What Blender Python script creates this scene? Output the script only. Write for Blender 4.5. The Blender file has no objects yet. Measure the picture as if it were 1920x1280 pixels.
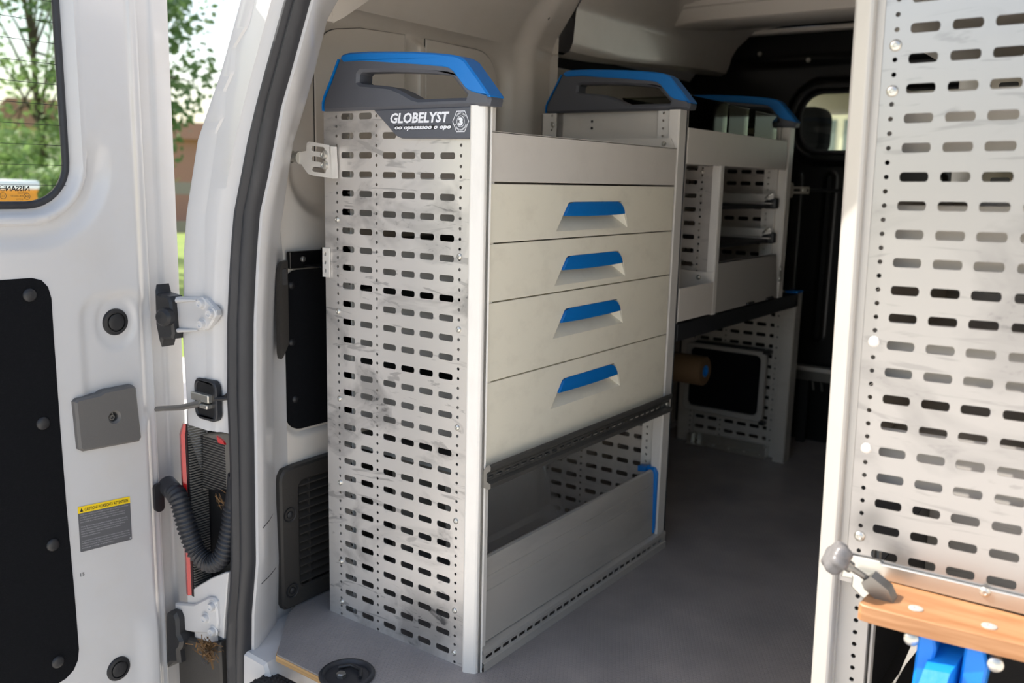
import bpy, bmesh, math, random
from mathutils import Vector, Matrix
from mathutils.geometry import tessellate_polygon

# ------------------------------------------------------------------ camera
scn = bpy.context.scene
col = scn.collection
CAM = Vector((0.91997, -1.18427, 0.88577))
RIGHT = Vector((0.807173, 0.123868, -0.577173))
RX = Vector((0.8071731503, 0.5898405834, 0.0236556857))
DN = Vector((0.1238684931, -0.1300559981, -0.9837388036))
FW = Vector((-0.5771725061, 0.7969777434, -0.1780403740))
cd = bpy.data.cameras.new('camera')
cam = bpy.data.objects.new('camera', cd)
col.objects.link(cam)
UP = -DN
BK = -FW
cam.matrix_world = Matrix(((RX.x, UP.x, BK.x, CAM.x), (RX.y, UP.y, BK.y, CAM.y), (RX.z, UP.z, BK.z, CAM.z), (0, 0, 0, 1)))
cd.sensor_width = 36.0
cd.lens = 1682.88 / 1920 * 36
cd.clip_start = 0.02
cd.clip_end = 500
cd.dof.use_dof = True
cd.dof.focus_distance = 1.56
cd.dof.aperture_fstop = 4.0
scn.camera = cam

# ------------------------------------------------------------------ light and exposure
world = bpy.data.worlds.new('sky')
scn.world = world
world.use_nodes = True
wn = world.node_tree
bg = wn.nodes['Background']
sky = wn.nodes.new('ShaderNodeTexSky')
sky.sky_type = 'NISHITA'
sky.sun_disc = False
sky.sun_elevation = math.radians(45)
sky.sun_rotation = math.radians(-113)
sky.air_density = 1.0
sky.dust_density = 2.5
sky.ozone_density = 1.0
wb_ = wn.nodes.new('ShaderNodeVectorMath')     # camera white balance set for open shade
wb_.operation = 'MULTIPLY'
wb_.inputs[1].default_value = (1.07, 1.0, 0.91)
wn.links.new(sky.outputs[0], wb_.inputs[0])
wn.links.new(wb_.outputs[0], bg.inputs[0])
bg.inputs[1].default_value = 0.22
sl = bpy.data.lights.new('sun', 'SUN')
sl.energy = 5.0
sl.angle = math.radians(0.53)
sl.color = (1.0, 0.95, 0.88)
sun = bpy.data.objects.new('sun', sl)
col.objects.link(sun)
sun.rotation_euler = Vector((0.65, 0.27, -0.71)).to_track_quat('-Z', 'Y').to_euler()
vs = scn.view_settings
vs.view_transform = 'Standard'
vs.look = 'None'
vs.exposure = 0.72
vs.gamma = 1.0
vs.use_curve_mapping = False


# ------------------------------------------------------------------ materials
def lin(c):
    c = c / 255.0
    return c / 12.92 if c <= 0.04045 else ((c + 0.055) / 1.055) ** 2.4


def rgb(r, g, b):
    return (lin(r), lin(g), lin(b), 1.0)


def mat(name, c, rough=0.5, metal=0.0, bump=None, dirt=None, coat=0.0, spec=0.5):
    """c: sRGB 0-255; bump: (scale, strength); dirt: (scale, amount, colour, stretch)."""
    m = bpy.data.materials.new(name)
    m.use_nodes = True
    nt = m.node_tree
    p = nt.nodes['Principled BSDF']
    p.inputs['Base Color'].default_value = rgb(*c)
    p.inputs['Roughness'].default_value = rough
    p.inputs['Metallic'].default_value = metal
    p.inputs['Coat Weight'].default_value = coat
    p.inputs['Coat Roughness'].default_value = 0.1
    p.inputs['Specular IOR Level'].default_value = spec
    tc = nt.nodes.new('ShaderNodeTexCoord')
    if dirt:
        sc, amt, dc, stretch = dirt
        mp = nt.nodes.new('ShaderNodeMapping')
        mp.inputs['Scale'].default_value = stretch
        nt.links.new(tc.outputs['Object'], mp.inputs[0])
        nz = nt.nodes.new('ShaderNodeTexNoise')
        nz.inputs['Scale'].default_value = sc
        nz.inputs['Detail'].default_value = 6
        nz.inputs['Roughness'].default_value = 0.65
        nt.links.new(mp.outputs[0], nz.inputs[0])
        rp = nt.nodes.new('ShaderNodeValToRGB')
        rp.color_ramp.elements[0].position = 0.5
        rp.color_ramp.elements[0].color = (0, 0, 0, 1)
        rp.color_ramp.elements[1].position = 0.8
        rp.color_ramp.elements[1].color = (amt, amt, amt, 1)
        nt.links.new(nz.outputs[0], rp.inputs[0])
        mx = nt.nodes.new('ShaderNodeMix')
        mx.data_type = 'RGBA'
        mx.inputs[6].default_value = rgb(*c)
        mx.inputs[7].default_value = rgb(*dc)
        nt.links.new(rp.outputs[0], mx.inputs[0])
        nt.links.new(mx.outputs[2], p.inputs['Base Color'])
    if bump:
        nb = nt.nodes.new('ShaderNodeTexNoise')
        nb.inputs['Scale'].default_value = bump[0]
        nb.inputs['Detail'].default_value = 3
        nt.links.new(tc.outputs['Object'], nb.inputs[0])
        bp = nt.nodes.new('ShaderNodeBump')
        bp.inputs['Strength'].default_value = bump[1]
        bp.inputs['Distance'].default_value = 0.002
        nt.links.new(nb.outputs[0], bp.inputs['Height'])
        nt.links.new(bp.outputs[0], p.inputs['Normal'])
    return m


def scuffed_metal(name, c, rough, metal, strength, seed):
    """Mill-finish sheet with brushed grain and dark rubbed scuffs running along the sheet."""
    m = mat(name, c, rough, metal)
    nt = m.node_tree
    p = nt.nodes['Principled BSDF']
    tc = nt.nodes.new('ShaderNodeTexCoord')

    def noise(scale, stretch, loc, detail=5, distort=0.0):
        mp = nt.nodes.new('ShaderNodeMapping')
        mp.inputs['Scale'].default_value = stretch
        mp.inputs['Location'].default_value = loc
        nt.links.new(tc.outputs['Object'], mp.inputs[0])
        n = nt.nodes.new('ShaderNodeTexNoise')
        n.inputs['Scale'].default_value = scale
        n.inputs['Detail'].default_value = detail
        n.inputs['Roughness'].default_value = 0.6
        n.inputs['Distortion'].default_value = distort
        nt.links.new(mp.outputs[0], n.inputs[0])
        return n.outputs[0]

    def ramp(v, a, b):
        r = nt.nodes.new('ShaderNodeMapRange')
        r.inputs[1].default_value = a
        r.inputs[2].default_value = b
        r.clamp = True
        nt.links.new(v, r.inputs[0])
        return r.outputs[0]

    def mul(a, b):
        x = nt.nodes.new('ShaderNodeMath')
        x.operation = 'MULTIPLY'
        for i, v in enumerate((a, b)):
            if isinstance(v, (int, float)):
                x.inputs[i].default_value = v
            else:
                nt.links.new(v, x.inputs[i])
        return x.outputs[0]

    def mx2(a, b):
        x = nt.nodes.new('ShaderNodeMath')
        x.operation = 'MAXIMUM'
        nt.links.new(a, x.inputs[0])
        nt.links.new(b, x.inputs[1])
        return x.outputs[0]
    patch = ramp(noise(4.2, (1, 1, 1.5), (seed, 0, seed), 4, 1.2), 0.51, 0.66)
    streak = ramp(noise(5.0, (1, 1, 3.2), (seed * 2, 0, 3), 8, 2.6), 0.50, 0.68)
    fine = ramp(noise(34.0, (1, 1, 2.2), (0, seed, 1), 5, 1.6), 0.50, 0.72)
    a = mul(patch, mx2(streak, fine))
    b = mul(ramp(noise(3.0, (1, 1, 5), (5, seed, 2), 3, 4.0), 0.60, 0.66), 0.4)
    haze = mul(patch, 0.45)
    f = mul(mx2(mx2(a, b), haze), strength)
    mx = nt.nodes.new('ShaderNodeMix')
    mx.data_type = 'RGBA'
    mx.inputs[6].default_value = rgb(*c)
    mx.inputs[7].default_value = rgb(70, 70, 74)
    nt.links.new(f, mx.inputs[0])
    nt.links.new(mx.outputs[2], p.inputs['Base Color'])
    bp = nt.nodes.new('ShaderNodeBump')
    bp.inputs['Strength'].default_value = 0.12
    bp.inputs['Distance'].default_value = 0.001
    nt.links.new(noise(30.0, (1, 1, 0.6), (0, 0, 0), 2), bp.inputs['Height'])
    nt.links.new(bp.outputs[0], p.inputs['Normal'])
    return m


M = {}
M['white'] = mat('white_paint', (200, 199, 199), 0.28, coat=0.4, bump=(60, 0.02), dirt=(7, 0.22, (190, 180, 165), (1, 1, 1)))
M['white_in'] = mat('white_paint_warm_lit', (222, 215, 206), 0.3, coat=0.3, bump=(50, 0.02), dirt=(6, 0.2, (175, 160, 140), (1, 1, 1)))  # same white as the body, with warm interior light mixed into the colour
M['sheet'] = scuffed_metal('scuffed_aluminium_sheet', (226, 222, 218), 0.38, 0.65, 0.9, 3.1)
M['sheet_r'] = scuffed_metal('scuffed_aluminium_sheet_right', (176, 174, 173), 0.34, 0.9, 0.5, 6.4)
M['sheet_b'] = scuffed_metal('scuffed_aluminium_sheet_rear', (214, 208, 202), 0.45, 0.6, 0.4, 8.3)
M['post'] = mat('satin_aluminium_post', (230, 226, 220), 0.4, 0.15, dirt=(30, 0.15, (150, 145, 140), (1, 1, 0.3)))
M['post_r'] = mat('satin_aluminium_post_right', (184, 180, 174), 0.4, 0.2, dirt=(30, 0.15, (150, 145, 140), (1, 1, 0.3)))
M['alu'] = mat('aluminium_extrusion', (200, 196, 189), 0.42, 0.4, dirt=(9, 0.25, (110, 108, 105), (1, 0.4, 2)))
M['alu_dark'] = mat('dark_aluminium_extrusion', (128, 126, 122), 0.36, 0.75, dirt=(12, 0.3, (80, 80, 80), (1, 0.4, 2)))
M['cream'] = mat('cream_coated_steel', (240, 234, 216), 0.42, dirt=(14, 0.16, (150, 138, 118), (1, 1, 1.6)))
M['tray'] = mat('pale_coated_steel', (218, 212, 204), 0.4, dirt=(12, 0.12, (150, 140, 125), (1, 1, 1)))
M['tray_grey'] = mat('grey_coated_steel', (165, 162, 157), 0.45)
M['blue'] = mat('blue_plastic', (6, 114, 194), 0.4, bump=(400, 0.05))
M['blue_cast'] = mat('blue_painted_casting', (6, 124, 222), 0.45, bump=(120, 0.2))
M['grey_plastic'] = mat('dark_grey_plastic', (84, 86, 93), 0.5, bump=(700, 0.15))
M['cover_plastic'] = mat('warm_grey_plastic', (96, 94, 92), 0.55, bump=(500, 0.12))
M['knob'] = mat('worn_grey_knob', (112, 110, 110), 0.35, bump=(200, 0.1))
M['black_plastic'] = mat('black_plastic', (34, 34, 36), 0.45, bump=(300, 0.1))
M['trim_black'] = mat('black_trim_plastic', (52, 49, 46), 0.5, bump=(300, 0.15))
M['rubber'] = mat('black_rubber', (40, 41, 45), 0.5, dirt=(20, 0.4, (78, 78, 80), (1, 1, 0.2)))
M['felt'] = mat('black_felt', (16, 17, 20), 0.95, bump=(900, 0.6), spec=0.15, dirt=(300, 0.3, (40, 40, 45), (1, 1, 1)))
M['bulkhead'] = mat('black_painted_steel', (8, 8, 10), 0.33, coat=0.1)
M['black'] = mat('matte_black', (10, 10, 11), 0.7)
M['zinc'] = mat('zinc_plated_steel', (205, 203, 196), 0.3, 0.85, bump=(60, 0.1))
M['steel'] = mat('worn_steel', (140, 138, 134), 0.38, 0.8)
M['wood'] = None
M['ply'] = mat('plywood_edge', (196, 158, 108), 0.6, dirt=(4, 0.7, (120, 84, 50), (1, 1, 90)))
M['red'] = mat('red_lens', (190, 20, 22), 0.15, coat=0.6)
M['lens_dark'] = mat('lamp_housing_black', (26, 26, 28), 0.35)
M['grate'] = mat('ribbed_lamp_housing', (104, 101, 96), 0.42)
M['yellow'] = mat('label_yellow', (240, 205, 30), 0.4)
M['label'] = mat('label_grey', (92, 92, 95), 0.4)
M['print'] = mat('white_print', (235, 236, 240), 0.5)
M['print_dim'] = mat('grey_print', (170, 170, 174), 0.5)
M['print_dark'] = mat('black_print', (28, 28, 30), 0.5)
M['kraft'] = mat('brown_paper', (100, 76, 48), 0.8, bump=(80, 0.1))
M['gravel'] = mat('pale_paving', (212, 207, 198), 0.9, bump=(60, 0.3), dirt=(3, 0.5, (160, 155, 145), (1, 1, 1)))
M['grass'] = mat('lawn', (120, 138, 62), 0.9, bump=(40, 0.5), dirt=(2, 0.8, (90, 118, 46), (1, 1, 1)))
M['brick'] = mat('red_brown_render', (176, 130, 116), 0.9)
M['render'] = mat('cream_render', (226, 218, 190), 0.9)
M['roof'] = mat('dark_roof_tiles', (92, 74, 66), 0.8)
M['shutter'] = mat('dark_window', (110, 118, 112), 0.3)
M['bark'] = mat('bark', (84, 72, 58), 0.9, bump=(30, 0.6))
M['fence'] = mat('weathered_fence_wood', (150, 140, 124), 0.85)
M['orange'] = mat('ochre_bin_plastic', (214, 140, 20), 0.5)
M['beige'] = mat('beige_headliner', (178, 172, 156), 0.9)
M['debris'] = mat('dry_leaf_litter', (112, 84, 52), 0.9)
M['tread'] = mat('black_tread_rubber', (30, 30, 33), 0.5)


def wood_mat():
    m = mat('beech_board', (186, 120, 62), 0.5)
    nt = m.node_tree
    p = nt.nodes['Principled BSDF']
    tc = nt.nodes.new('ShaderNodeTexCoord')
    mp = nt.nodes.new('ShaderNodeMapping')
    mp.inputs['Scale'].default_value = (1.5, 9, 30)
    nt.links.new(tc.outputs['Object'], mp.inputs[0])
    nz = nt.nodes.new('ShaderNodeTexNoise')
    nz.inputs['Scale'].default_value = 5
    nz.inputs['Detail'].default_value = 8
    nz.inputs['Distortion'].default_value = 0.6
    nt.links.new(mp.outputs[0], nz.inputs[0])
    r = nt.nodes.new('ShaderNodeValToRGB')
    r.color_ramp.elements[0].position = 0.3
    r.color_ramp.elements[0].color = rgb(146, 99, 60)
    r.color_ramp.elements[1].position = 0.7
    r.color_ramp.elements[1].color = rgb(174, 130, 92)
    nt.links.new(nz.outputs[0], r.inputs[0])
    nt.links.new(r.outputs[0], p.inputs['Base Color'])
    return m


M['wood'] = wood_mat()


def floor_mat():
    """Grey vinyl floor with small raised hexagons."""
    m = mat('grey_hexagon_vinyl', (112, 110, 114), 0.42)
    nt = m.node_tree
    N = nt.nodes.new
    L = nt.links.new
    p = nt.nodes['Principled BSDF']
    tc = N('ShaderNodeTexCoord')
    sc = N('ShaderNodeVectorMath')
    sc.operation = 'SCALE'
    sc.inputs['Scale'].default_value = 1 / 0.0085
    L(tc.outputs['Object'], sc.inputs[0])

    def hexd(off):
        a = N('ShaderNodeVectorMath')
        a.operation = 'ADD'
        a.inputs[1].default_value = off
        L(sc.outputs[0], a.inputs[0])
        w = N('ShaderNodeVectorMath')
        w.operation = 'WRAP'
        w.inputs[1].default_value = (0.5, 0.8660254, 1)
        w.inputs[2].default_value = (-0.5, -0.8660254, -1)
        L(a.outputs[0], w.inputs[0])
        ab = N('ShaderNodeVectorMath')
        ab.operation = 'ABSOLUTE'
        L(w.outputs[0], ab.inputs[0])
        sp = N('ShaderNodeSeparateXYZ')
        L(ab.outputs[0], sp.inputs[0])
        d = N('ShaderNodeVectorMath')
        d.operation = 'DOT_PRODUCT'
        d.inputs[1].default_value = (0.5, 0.8660254, 0)
        L(ab.outputs[0], d.inputs[0])
        mx = N('ShaderNodeMath')
        mx.operation = 'MAXIMUM'
        L(sp.outputs[0], mx.inputs[0])
        L(d.outputs['Value'], mx.inputs[1])
        return mx.outputs[0]
    mn = N('ShaderNodeMath')
    mn.operation = 'MINIMUM'
    L(hexd((0, 0, 0)), mn.inputs[0])
    L(hexd((0.5, 0.8660254, 0)), mn.inputs[1])
    mr = N('ShaderNodeMapRange')
    mr.inputs[1].default_value = 0.36
    mr.inputs[2].default_value = 0.47
    mr.inputs[3].default_value = 1.0
    mr.inputs[4].default_value = 0.0
    L(mn.outputs[0], mr.inputs[0])
    bp = N('ShaderNodeBump')
    bp.inputs['Strength'].default_value = 0.5
    bp.inputs['Distance'].default_value = 0.0008
    L(mr.outputs[0], bp.inputs['Height'])
    L(bp.outputs[0], p.inputs['Normal'])
    nz = N('ShaderNodeTexNoise')
    nz.inputs['Scale'].default_value = 7
    nz.inputs['Detail'].default_value = 6
    L(tc.outputs['Object'], nz.inputs[0])
    r = N('ShaderNodeValToRGB')
    r.color_ramp.elements[0].position = 0.3
    r.color_ramp.elements[0].color = rgb(132, 128, 127)
    r.color_ramp.elements[1].position = 0.75
    r.color_ramp.elements[1].color = rgb(156, 150, 147)
    L(nz.outputs[0], r.inputs[0])
    L(r.outputs[0], p.inputs['Base Color'])
    return m


M['floor'] = floor_mat()


def glass_mat(name, tint, refl):
    m = bpy.data.materials.new(name)
    m.use_nodes = True
    nt = m.node_tree
    nt.nodes.remove(nt.nodes['Principled BSDF'])
    out = [n for n in nt.nodes if n.type == 'OUTPUT_MATERIAL'][0]
    t = nt.nodes.new('ShaderNodeBsdfTransparent')
    t.inputs[0].default_value = (*tint, 1)
    g = nt.nodes.new('ShaderNodeBsdfGlossy')
    g.inputs['Roughness'].default_value = 0.03
    fr = nt.nodes.new('ShaderNodeFresnel')
    fr.inputs[0].default_value = refl
    mx = nt.nodes.new('ShaderNodeMixShader')
    nt.links.new(fr.outputs[0], mx.inputs[0])
    nt.links.new(t.outputs[0], mx.inputs[1])
    nt.links.new(g.outputs[0], mx.inputs[2])
    nt.links.new(mx.outputs[0], out.inputs[0])
    return m


M['glass'] = glass_mat('window_glass', (0.86, 0.9, 0.87), 1.35)
M['clear'] = glass_mat('clear_plastic', (0.74, 0.76, 0.72), 1.22)


def leaf_mat(name, a, b):
    m = mat(name, a, 0.6)
    nt = m.node_tree
    p = nt.nodes['Principled BSDF']
    tc = nt.nodes.new('ShaderNodeTexCoord')
    nz = nt.nodes.new('ShaderNodeTexNoise')
    nz.inputs['Scale'].default_value = 3
    nt.links.new(tc.outputs['Object'], nz.inputs[0])
    mx = nt.nodes.new('ShaderNodeMix')
    mx.data_type = 'RGBA'
    mx.inputs[6].default_value = rgb(*a)
    mx.inputs[7].default_value = rgb(*b)
    nt.links.new(nz.outputs[0], mx.inputs[0])
    nt.links.new(mx.outputs[2], p.inputs['Base Color'])
    tr = nt.nodes.new('ShaderNodeBsdfTranslucent')
    nt.links.new(mx.outputs[2], tr.inputs[0])
    ms = nt.nodes.new('ShaderNodeMixShader')
    ms.inputs[0].default_value = 0.4
    out = [n for n in nt.nodes if n.type == 'OUTPUT_MATERIAL'][0]
    nt.links.new(p.outputs[0], ms.inputs[1])
    nt.links.new(tr.outputs[0], ms.inputs[2])
    nt.links.new(ms.outputs[0], out.inputs[0])
    return m


M['leaf'] = leaf_mat('green_leaves', (112, 140, 84), (146, 168, 104))
M['leaf_dark'] = leaf_mat('dark_green_leaves', (76, 106, 66), (112, 138, 82))


# ------------------------------------------------------------------ mesh helpers
class MB:
    """Collects shapes; build() links them as ONE mesh object."""

    def __init__(self, xf=None):
        self.v, self.f, self.xf = [], [], xf

    def add(self, vs_, fs):
        n = len(self.v)
        for p in vs_:
            p = Vector(p)
            self.v.append(self.xf @ p if self.xf else p)
        self.f.extend([tuple(i + n for i in f) for f in fs])

    def box(self, a, b, bev=0.0):
        x0, y0, z0 = (min(a[i], b[i]) for i in range(3))
        x1, y1, z1 = (max(a[i], b[i]) for i in range(3))
        if bev <= 0:
            vv = [(x, y, z) for x in (x0, x1) for y in (y0, y1) for z in (z0, z1)]
            self.add(vv, [(0, 1, 3, 2), (4, 6, 7, 5), (0, 4, 5, 1), (2, 3, 7, 6), (0, 2, 6, 4), (1, 5, 7, 3)])
            return
        bm = bmesh.new()
        bmesh.ops.create_cube(bm, size=1.0)
        for v in bm.verts:
            v.co = Vector(((x0 + x1) / 2 + v.co.x * (x1 - x0), (y0 + y1) / 2 + v.co.y * (y1 - y0), (z0 + z1) / 2 + v.co.z * (z1 - z0)))
        bev = min(bev, (x1 - x0) * 0.45, (y1 - y0) * 0.45, (z1 - z0) * 0.45)
        bmesh.ops.bevel(bm, geom=bm.edges[:], offset=bev, segments=2, profile=0.5, affect='EDGES')
        self.from_bm(bm)

    def from_bm(self, bm):
        bm.verts.ensure_lookup_table()
        bm.verts.index_update()
        self.add([v.co.copy() for v in bm.verts], [tuple(v.index for v in f.verts) for f in bm.faces])
        bm.free()

    def prism(self, pts, fr, d0, d1, holes=(), bev=0.0):
        """Outline pts (2-D, any) with holes, placed by fr(u, v, d), from depth d0 to d1; bev = chamfer at the d0 side."""
        polys = [list(pts)] + [list(h) for h in holes]
        flat = [p for q in polys for p in q]
        tris = tessellate_polygon([[Vector((p[0], p[1], 0)) for p in q] for q in polys])
        n = len(flat)
        if bev:
            def inset(q, s):
                out = []
                k = len(q)
                area = sum(q[i][0] * q[(i + 1) % k][1] - q[(i + 1) % k][0] * q[i][1] for i in range(k))
                sg = s if area > 0 else -s
                for i in range(k):
                    a, b, c = Vector(q[i - 1][:2]), Vector(q[i][:2]), Vector(q[(i + 1) % k][:2])
                    e1, e2 = (b - a).normalized(), (c - b).normalized()
                    n1, n2 = Vector((-e1.y, e1.x)), Vector((-e2.y, e2.x))
                    nn = n1 + n2
                    if nn.length < 1e-6:
                        nn = n1
                    nn.normalize()
                    kf = max(0.35, nn.dot(n1))
                    o = b + nn * (sg * bev / kf)
                    out.append((o.x, o.y))
                return out
            front = inset(polys[0], 1)
            for h in polys[1:]:
                front += inset(h, -1)
            sgn = 1 if d1 > d0 else -1
            rings = [[fr(p[0], p[1], d0) for p in front], [fr(p[0], p[1], d0 + sgn * bev) for p in flat], [fr(p[0], p[1], d1) for p in flat]]
        else:
            rings = [[fr(p[0], p[1], d0) for p in flat], [fr(p[0], p[1], d1) for p in flat]]
        vs_ = [p for r in rings for p in r]
        last = (len(rings) - 1) * n
        fs = [tuple(t) for t in tris] + [tuple(last + i for i in reversed(t)) for t in tris]
        o = 0
        for q in polys:
            k = len(q)
            for i in range(k):
                j = (i + 1) % k
                for r in range(len(rings) - 1):
                    fs.append((r * n + o + i, r * n + o + j, (r + 1) * n + o + j, (r + 1) * n + o + i))
            o += k
        self.add(vs_, fs)

    def loft(self, rings, closed=False, caps=False):
        n = len(rings[0])
        vs_ = [p for r in rings for p in r]
        fs = []
        for a in range(len(rings) - 1):
            for i in range(n if closed else n - 1):
                j = (i + 1) % n
                fs.append((a * n + i, a * n + j, (a + 1) * n + j, (a + 1) * n + i))
        if caps:
            fs.append(tuple(reversed(range(n))))
            fs.append(tuple((len(rings) - 1) * n + i for i in range(n)))
        self.add(vs_, fs)

    def tube(self, path, rad, seg=8, caps=True):
        path = [Vector(p) for p in path]
        rads = rad if isinstance(rad, (list, tuple)) else [rad] * len(path)
        rings = []
        prev = None
        for i, p in enumerate(path):
            t = (path[min(i + 1, len(path) - 1)] - path[max(i - 1, 0)]).normalized()
            if prev is None:
                h = Vector((0, 0, 1)) if abs(t.z) < 0.9 else Vector((1, 0, 0))
                a = t.cross(h).normalized()
            else:
                a = (prev - t * prev.dot(t)).normalized()
            prev = a
            b = t.cross(a)
            rings.append([p + (a * math.cos(k * 2 * math.pi / seg) + b * math.sin(k * 2 * math.pi / seg)) * rads[i] for k in range(seg)])
        self.loft(rings, True, caps)

    def lathe(self, prof, c, ax, seg=20):
        """prof: (radius, distance along ax) list, about point c."""
        ax = Vector(ax).normalized()
        h = Vector((0, 0, 1)) if abs(ax.z) < 0.9 else Vector((1, 0, 0))
        a = ax.cross(h).normalized()
        b = ax.cross(a)
        c = Vector(c)
        rings = [[c + ax * d + (a * math.cos(k * 2 * math.pi / seg) + b * math.sin(k * 2 * math.pi / seg)) * max(r, 1e-5) for k in range(seg)] for r, d in prof]
        self.loft(rings, True, False)

    def plate(self, fr, u0, u1, v0, v1, cols, th=0.0015):
        """Sheet with punched holes. cols: (uc, hw, hh, [v...], kind), ordered by uc. fr(u, v, d) places a point."""
        cols = sorted(cols, key=lambda c: c[0])
        cuts = [u0] + [(a[0] + a[1] + b[0] - b[1]) / 2 for a, b in zip(cols, cols[1:])] + [u1]
        V, F = [], []

        def quadring(ua, ub, va, vb, hole):
            n = len(V)
            k = len(hole) // 4
            cs = [(ub, vb), (ua, vb), (ua, va), (ub, va)]
            for d in (0.0, th):
                V.extend([(p[0], p[1], d) for p in cs] + [(p[0], p[1], d) for p in hole])
            tot = 4 + len(hole)
            for s, o in enumerate((n, n + tot)):
                def face(*ids):
                    ids = [o + i for i in ids]
                    F.append(tuple(ids if s == 0 else reversed(ids)))
                for q in range(4):
                    for i in range(k - 1):
                        face(q, 4 + q * k + i, 4 + q * k + i + 1)
                    nq = (q + 1) % 4
                    face(q, 4 + q * k + k - 1, 4 + nq * k, nq)
            L_ = len(hole)
            for i in range(L_):
                j = (i + 1) % L_
                F.append((n + 4 + i, n + 4 + j, n + tot + 4 + j, n + tot + 4 + i))

        def rect(ua, ub, va, vb):
            for d in (0.0, th):
                n = len(V)
                V.extend([(ua, va, d), (ub, va, d), (ub, vb, d), (ua, vb, d)])
                F.append((n, n + 1, n + 2, n + 3))
        for ci, (uc, hw, hh, vl, kind) in enumerate(cols):
            ua, ub = cuts[ci], cuts[ci + 1]
            vl = sorted(v for v in vl if v0 + hh < v < v1 - hh)
            if not vl:
                rect(ua, ub, v0, v1)
                continue
            vc = [v0] + [(a + b) / 2 for a, b in zip(vl, vl[1:])] + [v1]
            for i, v in enumerate(vl):
                hole = []
                if kind == 'slot':
                    k = 4
                    r = hh * 0.72
                    for q, (sx, sy) in enumerate(((1, 1), (-1, 1), (-1, -1), (1, -1))):
                        for s in range(k):
                            an = (q + s / (k - 1)) * math.pi / 2
                            hole.append((uc + sx * (hw - r) + r * math.cos(an), v + sy * (hh - r) * 1.0 + r * math.sin(an) + (0 if abs(math.sin(an)) < 0.7 else sy * hh * 0.10)))
                else:
                    k = 3
                    for q in range(4):
                        for s in range(k):
                            an = (q + s / k + 0.5 / k) * math.pi / 2
                            hole.append((uc + hw * math.cos(an), v + hh * math.sin(an)))
                quadring(ua, ub, vc[i], vc[i + 1], hole)
        # outer edge
        for (a, b) in (((u0, v0), (u1, v0)), ((u1, v0), (u1, v1)), ((u1, v1), (u0, v1)), ((u0, v1), (u0, v0))):
            n = len(V)
            V.extend([(*a, 0), (*b, 0), (*b, th), (*a, th)])
            F.append((n, n + 1, n + 2, n + 3))
        self.add([fr(*p) for p in V], F)

    def grid(self, us, ws, fn, skip=None):
        nu, nw = len(us), len(ws)
        vs_ = [fn(u, w) for w in ws for u in us]
        fs = []
        for j in range(nw - 1):
            for i in range(nu - 1):
                if skip and skip((us[i] + us[i + 1]) / 2, (ws[j] + ws[j + 1]) / 2):
                    continue
                fs.append((j * nu + i, j * nu + i + 1, (j + 1) * nu + i + 1, (j + 1) * nu + i))
        self.add(vs_, fs)

    def build(self, name, m, parent=None, smooth=None, **props):
        me = bpy.data.meshes.new(name)
        me.from_pydata([tuple(p) for p in self.v], [], self.f)
        me.validate()
        if isinstance(m, str):
            m = M[m]
        me.materials.append(m)
        if smooth is not None:
            me.polygons.foreach_set('use_smooth', [True] * len(me.polygons))
            me.set_sharp_from_angle(angle=math.radians(smooth))
        me.update()
        o = bpy.data.objects.new(name, me)
        col.objects.link(o)
        if parent is not None:
            put(o, parent)
        for k, v in props.items():
            o[k] = v
        return o


BASE = {}


def put(o, parent):
    o.parent = parent
    b = BASE.get(parent.name, Matrix.Identity(4))
    o.matrix_parent_inverse = b.inverted() if parent.type == 'EMPTY' else Matrix.Identity(4)


def thing(name, label, cat, loc=(0, 0, 0), group=None):
    o = bpy.data.objects.new(name, None)
    o.empty_display_size = 0.05
    col.objects.link(o)
    o.location = loc
    BASE[o.name] = Matrix.Translation(Vector(loc))
    o['label'] = label
    o['category'] = cat
    if group:
        o['group'] = group
    return o


def copy_part(o, parent, d):
    """A copy of a part (sharing its mesh), moved by d in world space, with copies of its sub-parts."""
    c = o.copy()
    col.objects.link(c)
    put(c, parent)
    c.location = Vector(o.location) + Vector(d)
    for ch in [x for x in bpy.data.objects if x.parent == o]:
        g = ch.copy()
        col.objects.link(g)
        g.parent = c
    return c


def F_y(y0, s=1):          # plate in a plane of constant Y; depth towards +Y
    return lambda u, v, d: (u, y0 + s * d, v)


def F_x(x0, s=1):          # plane of constant X; u = Y, v = Z
    return lambda u, v, d: (x0 + s * d, u, v)


def F_z(z0, s=1):
    return lambda u, v, d: (u, v, z0 + s * d)


def rrect(u0, u1, v0, v1, r, k=5):
    out = []
    for (cx, cy, a0) in ((u1 - r, v1 - r, 0), (u0 + r, v1 - r, 90), (u0 + r, v0 + r, 180), (u1 - r, v0 + r, 270)):
        for i in range(k + 1):
            a = math.radians(a0 + 90 * i / k)
            out.append((cx + r * math.cos(a), cy + r * math.sin(a)))
    return out


def sdf(u, v, u0, u1, v0, v1, r):
    """Signed distance to a rounded rectangle (negative inside)."""
    qx = abs(u - (u0 + u1) / 2) - (u1 - u0) / 2 + r
    qy = abs(v - (v0 + v1) / 2) - (v1 - v0) / 2 + r
    return math.hypot(max(qx, 0), max(qy, 0)) + min(max(qx, qy), 0) - r


def sstep(a, b, x):
    t = min(1, max(0, (x - a) / (b - a)))
    return t * t * (3 - 2 * t)


def interp(tab, z):
    if z <= tab[0][0]:
        (a, x), (b, y) = tab[0], tab[1]
    elif z >= tab[-1][0]:
        (a, x), (b, y) = tab[-2], tab[-1]
    else:
        for (a, x), (b, y) in zip(tab, tab[1:]):
            if a <= z <= b:
                break
    return x + (y - x) * (z - a) / (b - a)


def frange(a, b, n):
    return [a + (b - a) * i / n for i in range(n + 1)]


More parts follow.
